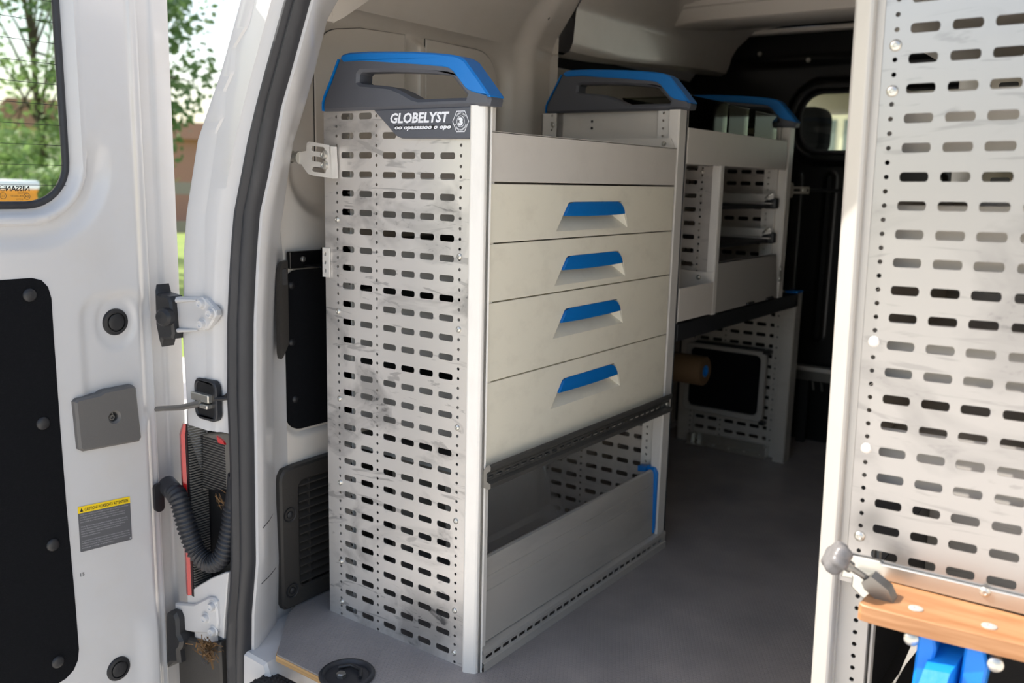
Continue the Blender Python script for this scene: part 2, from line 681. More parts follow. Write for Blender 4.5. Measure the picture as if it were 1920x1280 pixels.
def text_tris(s, size=1.0, shear=0.0, bold=0.0, align='LEFT', space=1.0):
    """Flat triangles of a line of text at the origin, baseline on v = 0."""
    cu = bpy.data.curves.new('txt', 'FONT')
    cu.body = s
    cu.size = size
    cu.shear = shear
    cu.offset = bold
    cu.align_x = align
    cu.space_character = space
    cu.resolution_u = 2
    cu.fill_mode = 'FRONT'
    ob = bpy.data.objects.new('txt', cu)
    col.objects.link(ob)
    dg = bpy.context.evaluated_depsgraph_get()
    me = bpy.data.meshes.new_from_object(ob.evaluated_get(dg))
    vv = [(v.co.x, v.co.y) for v in me.vertices]
    ff = [tuple(p.vertices) for p in me.polygons]
    bpy.data.objects.remove(ob)
    bpy.data.curves.remove(cu)
    bpy.data.meshes.remove(me)
    return vv, ff


def screw_mb(mb, c, ax, r=0.005, h=0.003):
    mb.lathe([(r, 0), (r * 0.95, h * 0.6), (r * 0.6, h), (r * 0.35, h), (r * 0.3, h * 0.4), (0, h * 0.4)], c, ax, 12)


# ================================================================== SETTING
# ---- ground outside
mb = MB()
mb.box((-5.2, -14, -0.60), (14, 30, -0.55))
mb.build('ground', 'gravel', kind='structure')
mb = MB()
mb.box((-70, -60, -0.62), (-5.2, 80, -0.56))
mb.build('ground.001', 'grass', kind='structure')

# ---- van floor: plywood with vinyl, cut corner at the rear left
mb = MB()
FLO = [(-0.334, -0.180), (0.98, -0.184), (1.04, -0.1), (1.04, 1.93), (-0.47, 1.93), (-0.47, 0.0), (-0.442, -0.062)]
mb.prism(FLO, F_z(0.0, -1), 0.0, 0.003)
floor = mb.build('floor', 'floor', kind='structure')
mb = MB()
mb.prism([(-0.336, -0.181), (0.98, -0.185), (1.0, -0.1), (-0.44, -0.06)], F_z(-0.0031, -1), 0.0, 0.012)
mb.build('plywood_edge', 'ply', floor)
mb = MB()
mb.box((-0.62, -0.12, -0.16), (1.1, 1.95, -0.02))
mb.build('floor_pan', 'white', floor)

# ---- rear left pillar (jamb), lofted over height
A_ = [(-0.25, -0.567), (0.04, -0.567), (0.18, -0.566), (0.35, -0.562), (0.45, -0.560), (0.58, -0.564), (0.74, -0.550), (0.81, -0.537), (0.94, -0.495), (1.055, -0.421), (1.164, -0.364), (1.33, -0.27)]
S1 = [(-0.25, -0.456), (-0.10, -0.456), (0.0, -0.458), (0.044, -0.452), (0.12, -0.437), (0.23, -0.430), (0.37, -0.425), (0.49, -0.428), (0.625, -0.420), (0.74, -0.405), (0.816, -0.391), (0.877, -0.370), (0.936, -0.349), (0.994, -0.323), (1.05, -0.297), (1.155, -0.245), (1.25, -0.18), (1.33, -0.10)]
S2 = [(-0.25, -0.406), (-0.08, -0.406), (0.06, -0.398), (0.17, -0.381), (0.38, -0.376), (0.50, -0.374), (0.63, -0.368), (0.744, -0.355), (0.818, -0.343), (0.878, -0.320), (0.936, -0.301), (0.993, -0.282), (1.048, -0.255), (1.152, -0.207), (1.25, -0.14), (1.33, -0.06)]
D_ = [(-0.25, -0.462), (0.0, -0.459), (0.116, -0.452), (0.23, -0.456), (0.34, -0.455), (0.47, -0.454), (0.61, -0.448), (0.73, -0.436), (0.81, -0.415), (0.88, -0.398), (0.94, -0.382), (1.0, -0.351), (1.063, -0.322), (1.149, -0.287), (1.175, -0.263), (1.33, -0.12)]
SEAM = [(0.55, -0.485), (0.66, -0.482), (0.805, -0.472), (0.952, -0.428), (0.978, -0.405), (1.02, -0.400), (1.05, -0.375), (1.09, -0.370), (1.12, -0.335), (1.2, -0.30)]
def rec(x, z):
    """Pocket in the pillar that takes the tail lamp."""
    return 0.085 if 0.05 < z < 0.411 else 0.0


mb = MB()
rings = []
for z in frange(-0.25, 1.33, 320):
    a, s1, s2, d = interp(A_, z), interp(S1, z), interp(S2, z), interp(D_, z)
    if z > 0.5:
        sm = min(max(interp(SEAM, z), a + 0.03), s1 - 0.03)
    else:
        sm = a + 0.065 + (0.02 if z < 0.47 else 0)
    w = -0.472 - 0.02 * sstep(0.7, 0.9, z)
    ox = -0.61 + 0.11 * sstep(1.15, 1.33, z)
    rings.append([(min(ox, a - 0.03), 1.9, z), (min(ox, a - 0.022), 0.3, z), (min(ox + 0.05, a - 0.014), 0.05, z), (a - 0.012, -0.10, z), (a - 0.006, -0.15, z), (a - 0.002, -0.185, z), (a + 0.003, -0.198, z), (a + 0.014, -0.206, z),
                  (a + 0.020, -0.207 + rec(a + 0.02, z), z), (sm - 0.004, -0.208 + rec(sm, z), z), (sm, -0.2045 + rec(sm, z), z), (sm + 0.004, -0.205 + rec(sm, z), z), (s1 - 0.034, -0.203 + rec(s1 - 0.03, z), z), (s1 - 0.03, -0.198 + rec(s1 - 0.03, z), z), (s1 - 0.008, -0.195 + rec(s1, z), z), (s1 + 0.01, -0.188 + rec(s1, z) * 0.6, z), (s2 - 0.008, -0.186, z),
                  (s2 + 0.006, -0.184, z), (s2 + 0.004, -0.172, z), ((s2 + d) / 2 + 0.006, -0.128, z), (d + 0.006, -0.086, z), (d + 0.001, -0.078, z), (d - 0.01, -0.068, z), (min(w, d - 0.012), -0.03, z)])
mb.loft(rings)
jamb = mb.build('trim_1', 'white', smooth=50, kind='structure')
m2 = MB()
m2.prism([(-0.572, 0.0), (-0.459, 0.0), (-0.452, 0.045), (-0.440, 0.12), (-0.436, 0.143), (-0.445, 0.141), (-0.49, 0.116), (-0.571, 0.062)], F_y(-0.2075), 0, 0.014, bev=0.002)
m2.build('lower_panel', 'white', jamb, smooth=40)
# seams across the inner return of the pillar
for zc in (0.232, 0.118):
    m2 = MB()
    s2, d = interp(S2, zc), interp(D_, zc)
    m2.tube([(s2 + 0.0043, -0.171, zc + 0.004), ((s2 + d) / 2 + 0.0062, -0.128, zc - 0.004), (d + 0.0062, -0.087, zc - 0.010)], 0.0007, 6)
    m2.build('seam', 'rubber', jamb)

# ---- rubber door seal
mb = MB()
rings = []
for z in frange(-0.24, 1.33, 120):
    a, b = interp(S1, z), interp(S2, z)
    prof = [(0.0, -0.188), (0.0, -0.196), (0.08, -0.205), (0.25, -0.212), (0.40, -0.213), (0.50, -0.206), (0.56, -0.203), (0.64, -0.207), (0.80, -0.208), (0.95, -0.200), (1.0, -0.190), (0.98, -0.176)]
    rings.append([(a + (b - a) * t, y, z) for t, y in prof])
mb.loft(rings)
mb.build('trim_2', 'rubber', smooth=60, kind='structure', label='black rubber seal round the rear door opening')

# ---- left inner wall with window recess, panels and roof curve
PROF = [(-0.474, -0.02), (-0.472, 0.30), (-0.476, 0.70), (-0.490, 0.80), (-0.500, 1.0), (-0.500, 1.19), (-0.492, 1.225), (-0.472, 1.26), (-0.44, 1.30), (-0.39, 1.345), (-0.33, 1.38), (-0.25, 1.405), (-0.1, 1.42)]
ss = [0]
for (x0, z0), (x1, z1) in zip(PROF, PROF[1:]):
    ss.append(ss[-1] + math.hypot(x1 - x0, z1 - z0))


def prof_at(s):
    for i in range(len(ss) - 1):
        if s <= ss[i + 1] + 1e-9:
            t = (s - ss[i]) / (ss[i + 1] - ss[i])
            return (PROF[i][0] + t * (PROF[i + 1][0] - PROF[i][0]), PROF[i][1] + t * (PROF[i + 1][1] - PROF[i][1]))
    return PROF[-1]


def wall_pt(y, s):
    x, z = prof_at(s)
    if z < 1.22:
        d = sdf(y, z, 0.0, 0.755, 0.79, 1.235, 0.10)
        x -= 0.022 * (1 - sstep(-0.035, 0.0, d))
        x += 0.034 * sstep(0.372, 0.380, y) * (1 - sstep(0.400, 0.414, y)) * sstep(0.8, 0.84, z) * (1 - sstep(1.17, 1.2, z))
        # lower panel recess for the felt
        dl = sdf(y, z, -0.032, 0.36, 0.36, 0.705, 0.045)
        x -= 0.008 * (1 - sstep(-0.004, 0.006, dl))
    x += 0.035 * sstep(0.74, 0.80, y) * sstep(0.5, 0.7, z) * (1 - sstep(1.28, 1.4, z))
    return (x, y, z)


mb = MB()
mb.grid(frange(-0.06, 0.87, 155), frange(0, ss[-1], 330), wall_pt)
wall = mb.build('wall_left', 'white_in', smooth=40, kind='structure')
mb = MB()
mb.loft([[(-0.44, 0.87, z), (-0.50, 0.872, z), (-0.56, 0.885, z)] for z in frange(-0.02, 1.3, 6)])
mb.build('pillar_edge', 'white_in', wall)
mb = MB()
mb.lathe([(0.004, 0), (0.0, 0.0)], (-0.418, 0.79, 1.287), (0.8, 0, -0.6), 10)
mb.build('hole_plug', 'black', wall)
# wheel arch
mb = MB()
rings = []
for y in frange(0.30, 0.80, 20):
    t = (y - 0.36) / 0.44
    h = 0.235 * math.sqrt(max(0.0, 1 - abs(t) ** 3.2)) if abs(t) < 1 else 0
    h = max(h, 0.01)
    st = 0.0 if y < 0.70 else 0.012
    rings.append([(-0.47, y, h), (-0.37, y, h), (-0.345 - st, y, h - 0.008), (-0.332 - st, y, max(0.008, h - 0.035)), (-0.326 - st, y, 0.03 if h > 0.05 else 0.008), (-0.312 - st, y, 0.022 if h > 0.05 else 0.006), (-0.310, y, 0.0)])
mb.loft(rings)
mb.build('wheel_arch', 'white_in', wall, smooth=50)

# stamped blank panels where side windows would be, each with a fine sealed edge
def stamped(pts, x0):
    m2 = MB()
    m2.prism(pts, F_x(x0, -1), 0, 0.02, bev=0.002)
    m2.build('blank_panel', 'white_in', wall, smooth=30)
    m2 = MB()
    m2.tube([(x0 - 0.0035, y, z) for y, z in pts + pts[:1]], 0.0017, 5, False)
    m2.build('panel_seam', 'trim_black', wall)


arcp = lambda cy, cz, r, a0, a1: [(cy + r * math.cos(math.radians(a)), cz + r * math.sin(math.radians(a))) for a in frange(a0, a1, 8)]
stamped(arcp(0.165, 1.105, 0.075, 180, 100) + [(0.22, 1.190), (0.356, 1.196), (0.356, 0.90), (0.09, 0.90)], -0.5085)
stamped([(0.425, 0.90), (0.425, 1.196), (0.61, 1.196)] + arcp(0.62, 1.115, 0.08, 88, 0) + [(0.690, 0.90)], -0.5085)

# ---- side header rail and sliding door: black strip above a pale lining
mb = MB()
rings = []
for y in frange(0.855, 1.86, 12):
    zb = 1.207 + 0.048 * sstep(0.9, 1.86, y)
    rings.append([(-0.50, y, zb + 0.01), (-0.415, y, zb), (-0.395, y, zb + 0.008), (-0.385, y, zb + 0.03), (-0.378, y, 1.315), (-0.36, y, 1.345), (-0.30, y, 1.395), (-0.1, y, 1.42)])
mb.loft(rings)
mb.build('trim_3', 'white_in', smooth=35, kind='structure')
mb = MB()
mb.grid(frange(0.86, 1.95, 20), frange(1.20, 1.3, 4), lambda y, z: (-0.55, y, z))
d2 = mb.build('door_2', 'black', kind='structure')
mb = MB()
mb.grid(frange(0.86, 1.95, 40), frange(-0.02, 1.20, 44), lambda y, z: (-0.555 + 0.012 * sstep(-0.01, 0.01, sdf(y, z, 0.95, 1.8, 0.45, 1.08, 0.08)), y, z))
mb.box((-0.555, 0.9, 1.095), (-0.520, 1.60, 1.118), 0.003)
mb.build('inner_lining', 'white_in', d2, smooth=40)

# ---- ceiling, crossbeam, rear header
mb = MB()
mb.grid(frange(-0.1, 1.06, 30), frange(-0.19, 1.95, 40), lambda x, y: (x, y, 1.42 + 0.012 * math.sin(y * 9) ** 2))
ceil = mb.build('ceiling', 'white_in', smooth=60, kind='structure')
mb = MB()
rings = []
for x in frange(-0.38, 1.06, 20):
    e = 1 - sstep(-0.38, -0.28, x)
    y0, y1 = 1.325 + 0.05 * e, 1.60 - 0.10 * e
    rings.append([(x, y0 - 0.025, 1.43), (x, y0 - 0.015, 1.388), (x, y0 - 0.008, 1.384), (x, y0 + 0.006, 1.350), (x, y0 + 0.014, 1.345), (x, y1 - 0.07, 1.350), (x, y1 - 0.04, 1.362), (x, y1 - 0.02, 1.395), (x, y1 + 0.03, 1.43)])
mb.loft(rings)
mb.build('roof_bow', 'white_in', ceil, smooth=35)
mb = MB()
mb.box((-0.40, 1.86, 1.385), (1.05, 1.90, 1.40), 0.004)
mb.build('roof_bow', 'white_in', ceil)
mb = MB()
mb.box((-0.10, -0.20, 1.32), (1.06, -0.10, 1.44), 0.015)
mb.build('rear_header', 'white', ceil, smooth=40)
mb = MB()
mb.prism([(-0.02, 1.158), (0.006, 1.160), (0.03, 1.172), (0.098, 1.215), (0.16, 1.30), (-0.02, 1.30)], F_x(-0.362), 0, 0.004)
mb.prism([(-0.0, 1.160), (0.004, 1.158), (0.004, 1.178), (0.0, 1.180)], F_x(-0.361), 0, 0.004)
mb.build('corner_gusset', 'white_in', ceil, smooth=50)

mb = MB()
mb.loft([[(-0.612, y, 1.10), (-0.60, y, 1.22), (-0.55, y, 1.33), (-0.42, y, 1.43), (-0.2, y, 1.47), (0.3, y, 1.49), (0.8, y, 1.47), (1.1, y, 1.40), (1.12, y, 1.2)] for y in (0.06, 1.0, 1.96)])
mb.loft([[(-0.30, y, 1.325), (-0.2, y, 1.40), (0.0, y, 1.455), (0.3, y, 1.475), (0.8, y, 1.46), (1.1, y, 1.395), (1.12, y, 1.2)] for y in (-0.205, 0.07)])
mb.build('roof_skin', 'white', ceil, smooth=60)
# ---- right wall (behind the right rack) and right pillar
mb = MB()
mb.grid(frange(-0.20, 1.95, 30), frange(0, 1, 20), lambda y, t: (1.09 - 0.05 * t ** 3, y, -0.02 + 1.46 * t))
mb.build('wall_right', 'white_in', smooth=60, kind='structure')

# ---- bulkhead with window
BW = (-0.142, 0.42, 1.0, 1.195, 0.075)


def bulk_pt(x, z):
    y = 1.93
    d = sdf(x, z, *BW)
    y -= 0.028 * sstep(0.0, 0.012, d) * (1 - sstep(0.03, 0.05, d))
    for (a, b, c, e) in ((-0.155, -0.128, 0.45, 0.93), (-0.04, -0.012, 0.36, 0.93), (0.10, 0.13, 0.36, 0.93), (0.30, 0.33, 0.36, 0.93)):
        dd = sdf(x, z, a, b, c, e, 0.013)
        y -= 0.014 * (1 - sstep(-0.006, 0.004, dd))
    y -= 0.012 * (1 - sstep(0, 0.02, abs(z - 1.30)))
    return (x, y, z)


mb = MB()
mb.grid(frange(-0.57, 1.1, 230), frange(-0.02, 1.44, 200), bulk_pt, skip=lambda x, z: sdf(x, z, *BW) < 0)
bulk = mb.build('wall_front', 'bulkhead', smooth=45, kind='structure')
mb = MB()
pth = [(x, 1.925, z) for x, z in rrect(*BW)]
mb.tube(pth + [pth[0], pth[1]], 0.006, 8, False)
mb.build('window_gasket', 'rubber', bulk, smooth=60)
mb = MB()
mb.prism(rrect(*BW), F_y(1.929), 0, 0.003)
mb.build('window_pane', 'glass', bulk)
for (x, z) in ((-0.30, 1.33), (-0.13, 1.30), (0.03, 1.32)):
    mb = MB()
    screw_mb(mb, (x, 1.918, z), (0, -1, 0), 0.008, 0.006)
    mb.build('screw', 'zinc', bulk, smooth=40)
# ---- cab beyond the bulkhead
mb = MB()
mb.box((-0.57, 1.98, 1.30), (1.1, 3.2, 1.36), 0.02)
mb.box((-0.57, 2.9, 1.20), (1.1, 3.0, 1.30), 0.02)
mb.build('ceiling.001', 'beige', kind='structure')
mb = MB()
mb.prism([(2.0, -0.3), (3.6, -0.3), (3.6, 0.70), (3.0, 0.72), (2.9, 0.55), (2.9, -0.1), (2.0, -0.12)], F_x(-0.57), 0, 1.67)
mb.build('dashboard', 'black_plastic', kind='structure')

# ================================================================== REAR DOOR (open at a right angle)
WIN = (-0.80, -0.374, 0.824, 1.36, 0.072)
XD = -0.600


def door_pt(y, z):
    x = XD
    # flange towards the hinge side, set back
    x -= 0.012 * sstep(-0.262, -0.240, y) + 0.030 * sstep(-0.232, -0.216, y)
    x += 0.004 * sstep(-0.19, -0.186, y)
    # window surround
    d = sdf(y, z, *WIN)
    x -= 0.016 * (1 - sstep(0.004, 0.03, d))
    x -= 0.012 * (sstep(0.028, 0.034, d) - sstep(0.045, 0.078, d)) * (1 - sstep(0.86, 0.96, z))
    x += 0.004 * (sstep(0.012, 0.016, d) - sstep(0.022, 0.026, d))
    # shallow dish round the upper plug
    dd = math.hypot(y + 0.304, (z - 0.613) * 0.8)
    x -= 0.004 * (1 - sstep(0.03, 0.045, dd)) * sstep(0.5, 0.56, z)
    x -= 0.006 * (1 - sstep(0.0, 0.02, sdf(y, z, -0.36, -0.255, 0.42, 0.655, 0.03)))
    # lower raised foot
    x += 0.006 * (1 - sstep(-0.02, 0.06, z)) * sstep(-0.31, -0.27, y) * (1 - sstep(-0.26, -0.24, y))
    return (x, y, z)


mb = MB()
mb.grid(frange(-0.88, -0.152, 182), frange(-0.26, 1.46, 344), door_pt, skip=lambda y, z: sdf(y, z, *WIN) < 0.001)
door = mb.build('door_1', 'white', smooth=50, kind='structure', label='open white rear van door seen from inside')
mb = MB()
mb.prism([(-0.88, -0.26), (-0.150, -0.26), (-0.150, 1.46), (-0.88, 1.46)], F_x(-0.655, -1), 0, 0.02, holes=[rrect(WIN[0], WIN[1] + .025, WIN[2] - .03, 1.385, 0.06)])
mb.box((-0.655, -0.158, -0.26), (-0.640, -0.150, 1.46))
mb.build('outer_skin', 'white', door)
mb = MB()
pth = [(-0.616, y, z) for y, z in rrect(WIN[0], WIN[1], WIN[2], WIN[3], WIN[4], 8)]
mb.tube(pth + pth[:2], 0.0065, 8, False)
mb.build('window_gasket', 'rubber', door, smooth=60)
mb = MB()
mb.prism(rrect(*WIN), F_x(-0.616, -1), 0, 0.004)
pane = mb.build('window_pane', 'glass', door)
mb = MB()
for k in range(14):
    z = 0.857 + 0.0331 * k
    mb.tube([(-0.6150, -0.80, z), (-0.6150, -0.376, z)], 0.00045, 5)
mb.build('heater_wires', 'print_dark', pane)
# mirrored maker's mark printed on the glass
mb = MB()


def glass_print(s, y, z, size, bold=0.0):
    vv, ff = text_tris(s, size, 0, bold)
    mb.add([(-0.6154, y - u, z + v) for u, v in vv], ff)


glass_print('NISSAN', -0.437, 0.8475, 0.0115, 0.0003)
glass_print('TEMPERED', -0.4405, 0.8425, 0.0036)
glass_print('43R-000197', -0.448, 0.8375, 0.0042)
glass_print('DOT24', -0.449, 0.8325, 0.0036)
glass_print('M5', -0.457, 0.8275, 0.0036)
glass_print('E4', -0.4395, 0.8365, 0.0058)
glass_print('CCC', -0.4775, 0.838, 0.0042)
for y, z, r in ((-0.4425, 0.8385, 0.0050), (-0.4805, 0.8395, 0.0050), (-0.4805, 0.8515, 0.0042)):
    p = [(-0.6154, y + r * math.cos(a), z + r * math.sin(a)) for a in frange(0, 2 * math.pi, 20)]
    mb.tube(p, 0.0004, 5, False)
mb.box((-0.6156, -0.4855, 0.8508), (-0.6152, -0.4755, 0.8522))
for y in (-0.4425, -0.4805):
    mb.add([(-0.6154, y - 0.003, 0.8255), (-0.6154, y + 0.003, 0.8255), (-0.6154, y, 0.8300)], [(0, 1, 2)])
mb.build('glass_marking', 'print_dark', pane)
# felt panel with push buttons
mb = MB()
fp = [(-0.86, 0.707), (-0.452, 0.705), (-0.436, 0.700), (-0.426, 0.688), (-0.4215, 0.668), (-0.422, 0.60), (-0.4215, 0.44), (-0.420, 0.30), (-0.416, 0.12), (-0.415, 0.02), (-0.418, 0.0), (-0.427, -0.016), (-0.442, -0.026), (-0.47, -0.032), (-0.86, -0.05)]
mb.prism(fp, F_x(XD + 0.0015, -1), 0, 0.01, bev=0.001)
felt = mb.build('felt_panel', 'felt', door)
bt = None
for (y, z) in ((-0.458, 0.677), (-0.451, 0.455), (-0.449, 0.234), (-0.455, 0.013)):
    m2 = MB()
    m2.lathe([(0.0115, 0), (0.011, 0.002), (0.008, 0.0038), (0.004, 0.0046), (0, 0.0048)], (XD + 0.0015, y, z), (1, 0, 0), 18)
    m2.build('button', 'black_plastic', felt, smooth=60)
# round plugs
for (y, z, r) in ((-0.304, 0.613, 0.0245), (-0.342, -0.052, 0.0235)):
    m2 = MB()
    xo = door_pt(y, z)[0]
    m2.lathe([(r, -0.004), (r, 0.001), (r * 0.93, 0.004), (r * 0.72, 0.005), (r * 0.69, 0.0015), (r * 0.62, 0.0015), (r * 0.60, 0.005), (r * 0.5, 0.006), (r * 0.1, 0.0055), (0, 0.0055)], (xo, y, z), (1, 0, 0), 28)
    m2.build('plug', 'black_plastic', door, smooth=40)
# grey latch cover with bolt
mb = MB()
hp = [(-0.399, 0.484), (-0.393, 0.4885), (-0.352, 0.4905), (-0.344, 0.4945), (-0.288, 0.4955), (-0.282, 0.489), (-0.2765, 0.393), (-0.281, 0.3865), (-0.389, 0.392), (-0.396, 0.397)]
hole = [(-0.328 + 0.0085 * math.cos(a), 0.443 + 0.0085 * math.sin(a)) for a in frange(0, 2 * math.pi, 16)[:-1]]
mb.prism(hp, F_x(XD + 0.013, -1), 0, 0.02, holes=[hole], bev=0.004)
lc = mb.build('latch_cover', 'cover_plastic', door, smooth=35)
mb = MB()
mb.lathe([(0.0085, -0.004), (0.006, -0.004), (0.006, 0.006), (0.005, 0.0075), (0.0028, 0.0075), (0.0024, 0.003), (0, 0.003)], (XD, -0.330, 0.442), (1, 0, 0), 16)
mb.build('bolt', 'steel', lc, smooth=40)
# caution label
mb = MB()
LB = lambda u, v, d: (XD + 0.0006 + d, -0.4005 + u * 0.1, 0.2035 + v * 0.0855 + (u * -0.0075))
mb.prism(rrect(0, 1, 0, 0.86, 0.02), LB, 0, 0.0003)
lab = mb.build('caution_label', 'label', door)
mb = MB()
mb.prism([(0, 0.855), (1, 0.855), (1, 1.0), (0, 1.0)], LB, 0.0001, 0.0004)
mb.build('label_band', 'yellow', lab)
mb = MB()
vv, ff = text_tris('CAUTION / VORSICHT / ATTENTION', 0.095, 0, 0.002)
wd = max(p[0] for p in vv)
mb.add([LB(0.12 + p[0] * 0.84 / wd, 0.89 + p[1] * 1.0, 0.0006) for p in vv], ff)
mb.add([LB(0.035, 0.885, 0.0006), LB(0.095, 0.885, 0.0006), LB(0.065, 0.965, 0.0006)], [(0, 1, 2)])
mb.build('label_heading', 'print_dark', lab)
LINES = ['When the vehicle is parked with the rear doors open, the rear lamps,', 'tail lamps and rear turn signal lamps may be obscured.', 'In such case other road users must be warned of the presence of', 'your vehicle by using a warning triangle or other road devices.', '',
         'Wenn das Fahrzeug mit geoeffneten hinteren Tueren abgestellt wird,', 'sind die Rueckleuchten und die hinteren Blinkleuchten verdeckt. In', 'diesem Fall muessen andere Verkehrsteilnehmer auf Ihr Fahrzeug', 'durch das Aufstellen eines Warndreiecks auf die Position', 'aufmerksam gemacht werden.', '',
         'Lorsque le vehicule est stationne et que les portes arriere sont ouvertes,', 'les feux arriere et les clignotants arriere sont masques. Dans ce cas,', 'les autres usagers de la route doivent etre avertis de la presence du', 'vehicule par un triangle de presignalisation.']
mb = MB()
for i, s in enumerate(LINES):
    if not s:
        continue
    vv, ff = text_tris(s, 0.045)
    wd = max(p[0] for p in vv)
    k = min(0.93, 0.93 * len(s) / 68) / wd
    mb.add([LB(0.03 + p[0] * k, 0.80 - i * 0.0525 + p[1] * 0.9, 0.0006) for p in vv], ff)
mb.box(LB(0.955, 0.03, 0.0004), LB(0.985, 0.065, 0.0006))
mb.build('label_text', 'print_dim', lab)
mb = MB()
vv, ff = text_tris('15', 0.010)
mb.add([(XD + 0.0004, -0.405 + p[0], 0.157 + p[1]) for p in vv], ff)
mb.build('stamp', 'print_dark', door)
# hinge covers (black rubber, on the door side)
mb = MB()
mb.prism([(-0.600, 0.676), (-0.594, 0.660), (-0.560, 0.657), (-0.552, 0.648), (-0.548, 0.588), (-0.553, 0.578), (-0.585, 0.574), (-0.592, 0.558), (-0.604, 0.60)], F_y(-0.228), 0, 0.03, bev=0.004)
mb.lathe([(0.017, 0), (0.017, 0.012), (0.012, 0.018), (0, 0.019)], (-0.560, -0.230, 0.620), (0.35, -1, 0), 20)
mb.build('hinge_cover', 'black_plastic', door, smooth=35)
mb = MB()
mb.prism([(-0.612, 0.012), (-0.598, 0.022), (-0.580, 0.024), (-0.572, 0.012), (-0.571, -0.02), (-0.560, -0.032), (-0.566, -0.048), (-0.574, -0.056), (-0.572, -0.082), (-0.60, -0.092), (-0.622, -0.112), (-0.615, -0.06)], F_y(-0.232), 0, 0.06, bev=0.006)
mb.build('hinge_cover', 'black_plastic', door, smooth=35)

# ---- hinges on the pillar
def hinge(pl, bolts, name='hinge'):
    m2 = MB()
    m2.prism(pl, F_y(-0.2145), 0, 0.012, bev=0.003)
    h = m2.build(name, 'white', jamb, smooth=35)
    for (x, z) in bolts:
        m3 = MB()
        m3.lathe([(0.0115, 0), (0.0115, 0.002), (0.0085, 0.003), (0.0080, 0.0085), (0.0068, 0.0105), (0.0045, 0.0105), (0.004, 0.009), (0, 0.009)], (x, -0.2135, z), (0.15, -1, 0), 14)
        m3.build('bolt', 'white', h, smooth=40)
    return h


h1 = hinge([(-0.590, 0.653), (-0.470, 0.6625), (-0.462, 0.660), (-0.436, 0.643), (-0.435, 0.634), (-0.462, 0.606), (-0.474, 0.602), (-0.590, 0.588)], [(-0.474, 0.652), (-0.4475, 0.6365), (-0.474, 0.6145)])
mb = MB()
mb.tube([(-0.548, -0.217, 0.650), (-0.490, -0.215, 0.656)], [0.0045, 0.002], 8)
mb.tube([(-0.548, -0.217, 0.594), (-0.490, -0.215, 0.601)], [0.0045, 0.002], 8)
mb.build('hinge_rib', 'white', h1, smooth=60)
h2 = hinge([(-0.605, 0.030), (-0.540, 0.048), (-0.492, 0.078), (-0.474, 0.082), (-0.466, 0.076), (-0.464, 0.034), (-0.470, 0.012), (-0.484, 0.004), (-0.540, -0.012), (-0.600, -0.025)], [(-0.477, 0.065), (-0.499, 0.034), (-0.478, 0.013)])
# ---- door check strap with its rubber boot
mb = MB()
mb.prism(rrect(-0.514, -0.447, 0.432, 0.510, 0.016), F_y(-0.212), 0, 0.012, holes=[rrect(-0.508, -0.455, 0.439, 0.504, 0.013)], bev=0.002)
boot = mb.build('check_boot', 'rubber', jamb, smooth=40)
mb = MB()
mb.prism(rrect(-0.509, -0.454, 0.438, 0.505, 0.012), F_y(-0.2098), 0, 0.002)
mb.build('boot_well', 'lens_dark', boot)
mb = MB()
mb.box((-0.515, -0.219, 0.468), (-0.462, -0.208, 0.4835), 0.002)
mb.build('strap_guide', 'zinc', boot)
mb = MB()
mb.box((-0.486, -0.222, 0.4575), (-0.462, -0.208, 0.4655), 0.0015)
mb.build('strap_clip', 'zinc', boot)
mb = MB()
mb.tube([(-0.64, -0.235, 0.429), (-0.60, -0.226, 0.437), (-0.54, -0.224, 0.449), (-0.482, -0.220, 0.466)], [0.0045, 0.005, 0.0055, 0.006], 8)
mb.build('check_strap', 'steel', jamb, smooth=60)
mb = MB()
mb.tube([(-0.452, -0.210, 0.478), (-0.440, -0.207, 0.479), (-0.425, -0.200, 0.482)], 0.004, 6)
mb.prism([(-0.449, 0.482), (-0.436, 0.485), (-0.425, 0.492), (-0.425, 0.485), (-0.436, 0.478), (-0.449, 0.476)], F_y(-0.205), 0, 0.006)
mb.build('strap_arm', 'black_plastic', jamb, smooth=50)

# ================================================================== TAIL LAMP SEEN FROM ITS INNER SIDE
t = thing('tail_lamp', 'tail lamp beside the door gap, black ribbed housing with red lens edge', 'lamp', (-0.5, -0.2, 0.06))
mb = MB()
mb.prism([(-0.610, 0.420), (-0.563, 0.420), (-0.525, 0.420), (-0.435, 0.420), (-0.435, 0.10), (-0.462, 0.06), (-0.543, 0.04), (-0.612, 0.02)], F_y(-0.165), 0, 0.03)
mb.box((-0.5535, -0.2085, 0.060), (-0.5470, -0.160, 0.4115))
mb.build('housing', 'lens_dark', t)
mb = MB()
for i in range(66):
    z = 0.064 + i * 0.0053
    mb.box((-0.5475, -0.2065, z), (-0.5440, -0.1680, z + 0.0028))
mb.build('ribs', 'grate', t, kind='stuff')
mb = MB()
mb.prism([(-0.531, 0.390), (-0.452, 0.408), (-0.440, 0.400), (-0.446, 0.297), (-0.538, 0.277)], F_y(-0.186), 0, 0.022, bev=0.002)
mb.build('lamp_socket_block', 'grate', t)
mb = MB()
for i in range(21):
    z = 0.283 + i * 0.0051
    mb.box((-0.5345, -0.1872, z), (-0.462, -0.185, z + 0.0024))
mb.build('block_ribs', 'lens_dark', t, kind='stuff')
mb = MB()
mb.loft([[(-0.575, -0.20, z), (-0.566, -0.212, z), (-0.557, -0.2145, z), (-0.553, -0.209, z)] if z < 0.40 else [(-0.570, -0.20, z), (-0.561, -0.208, z), (-0.552, -0.2115, z), (-0.548, -0.207, z)] for z in (0.062, 0.2, 0.35, 0.39, 0.412)])
mb.prism([(-0.450, 0.4085), (-0.432, 0.403), (-0.425, 0.396), (-0.445, 0.396)], F_y(-0.2125), 0, 0.004)
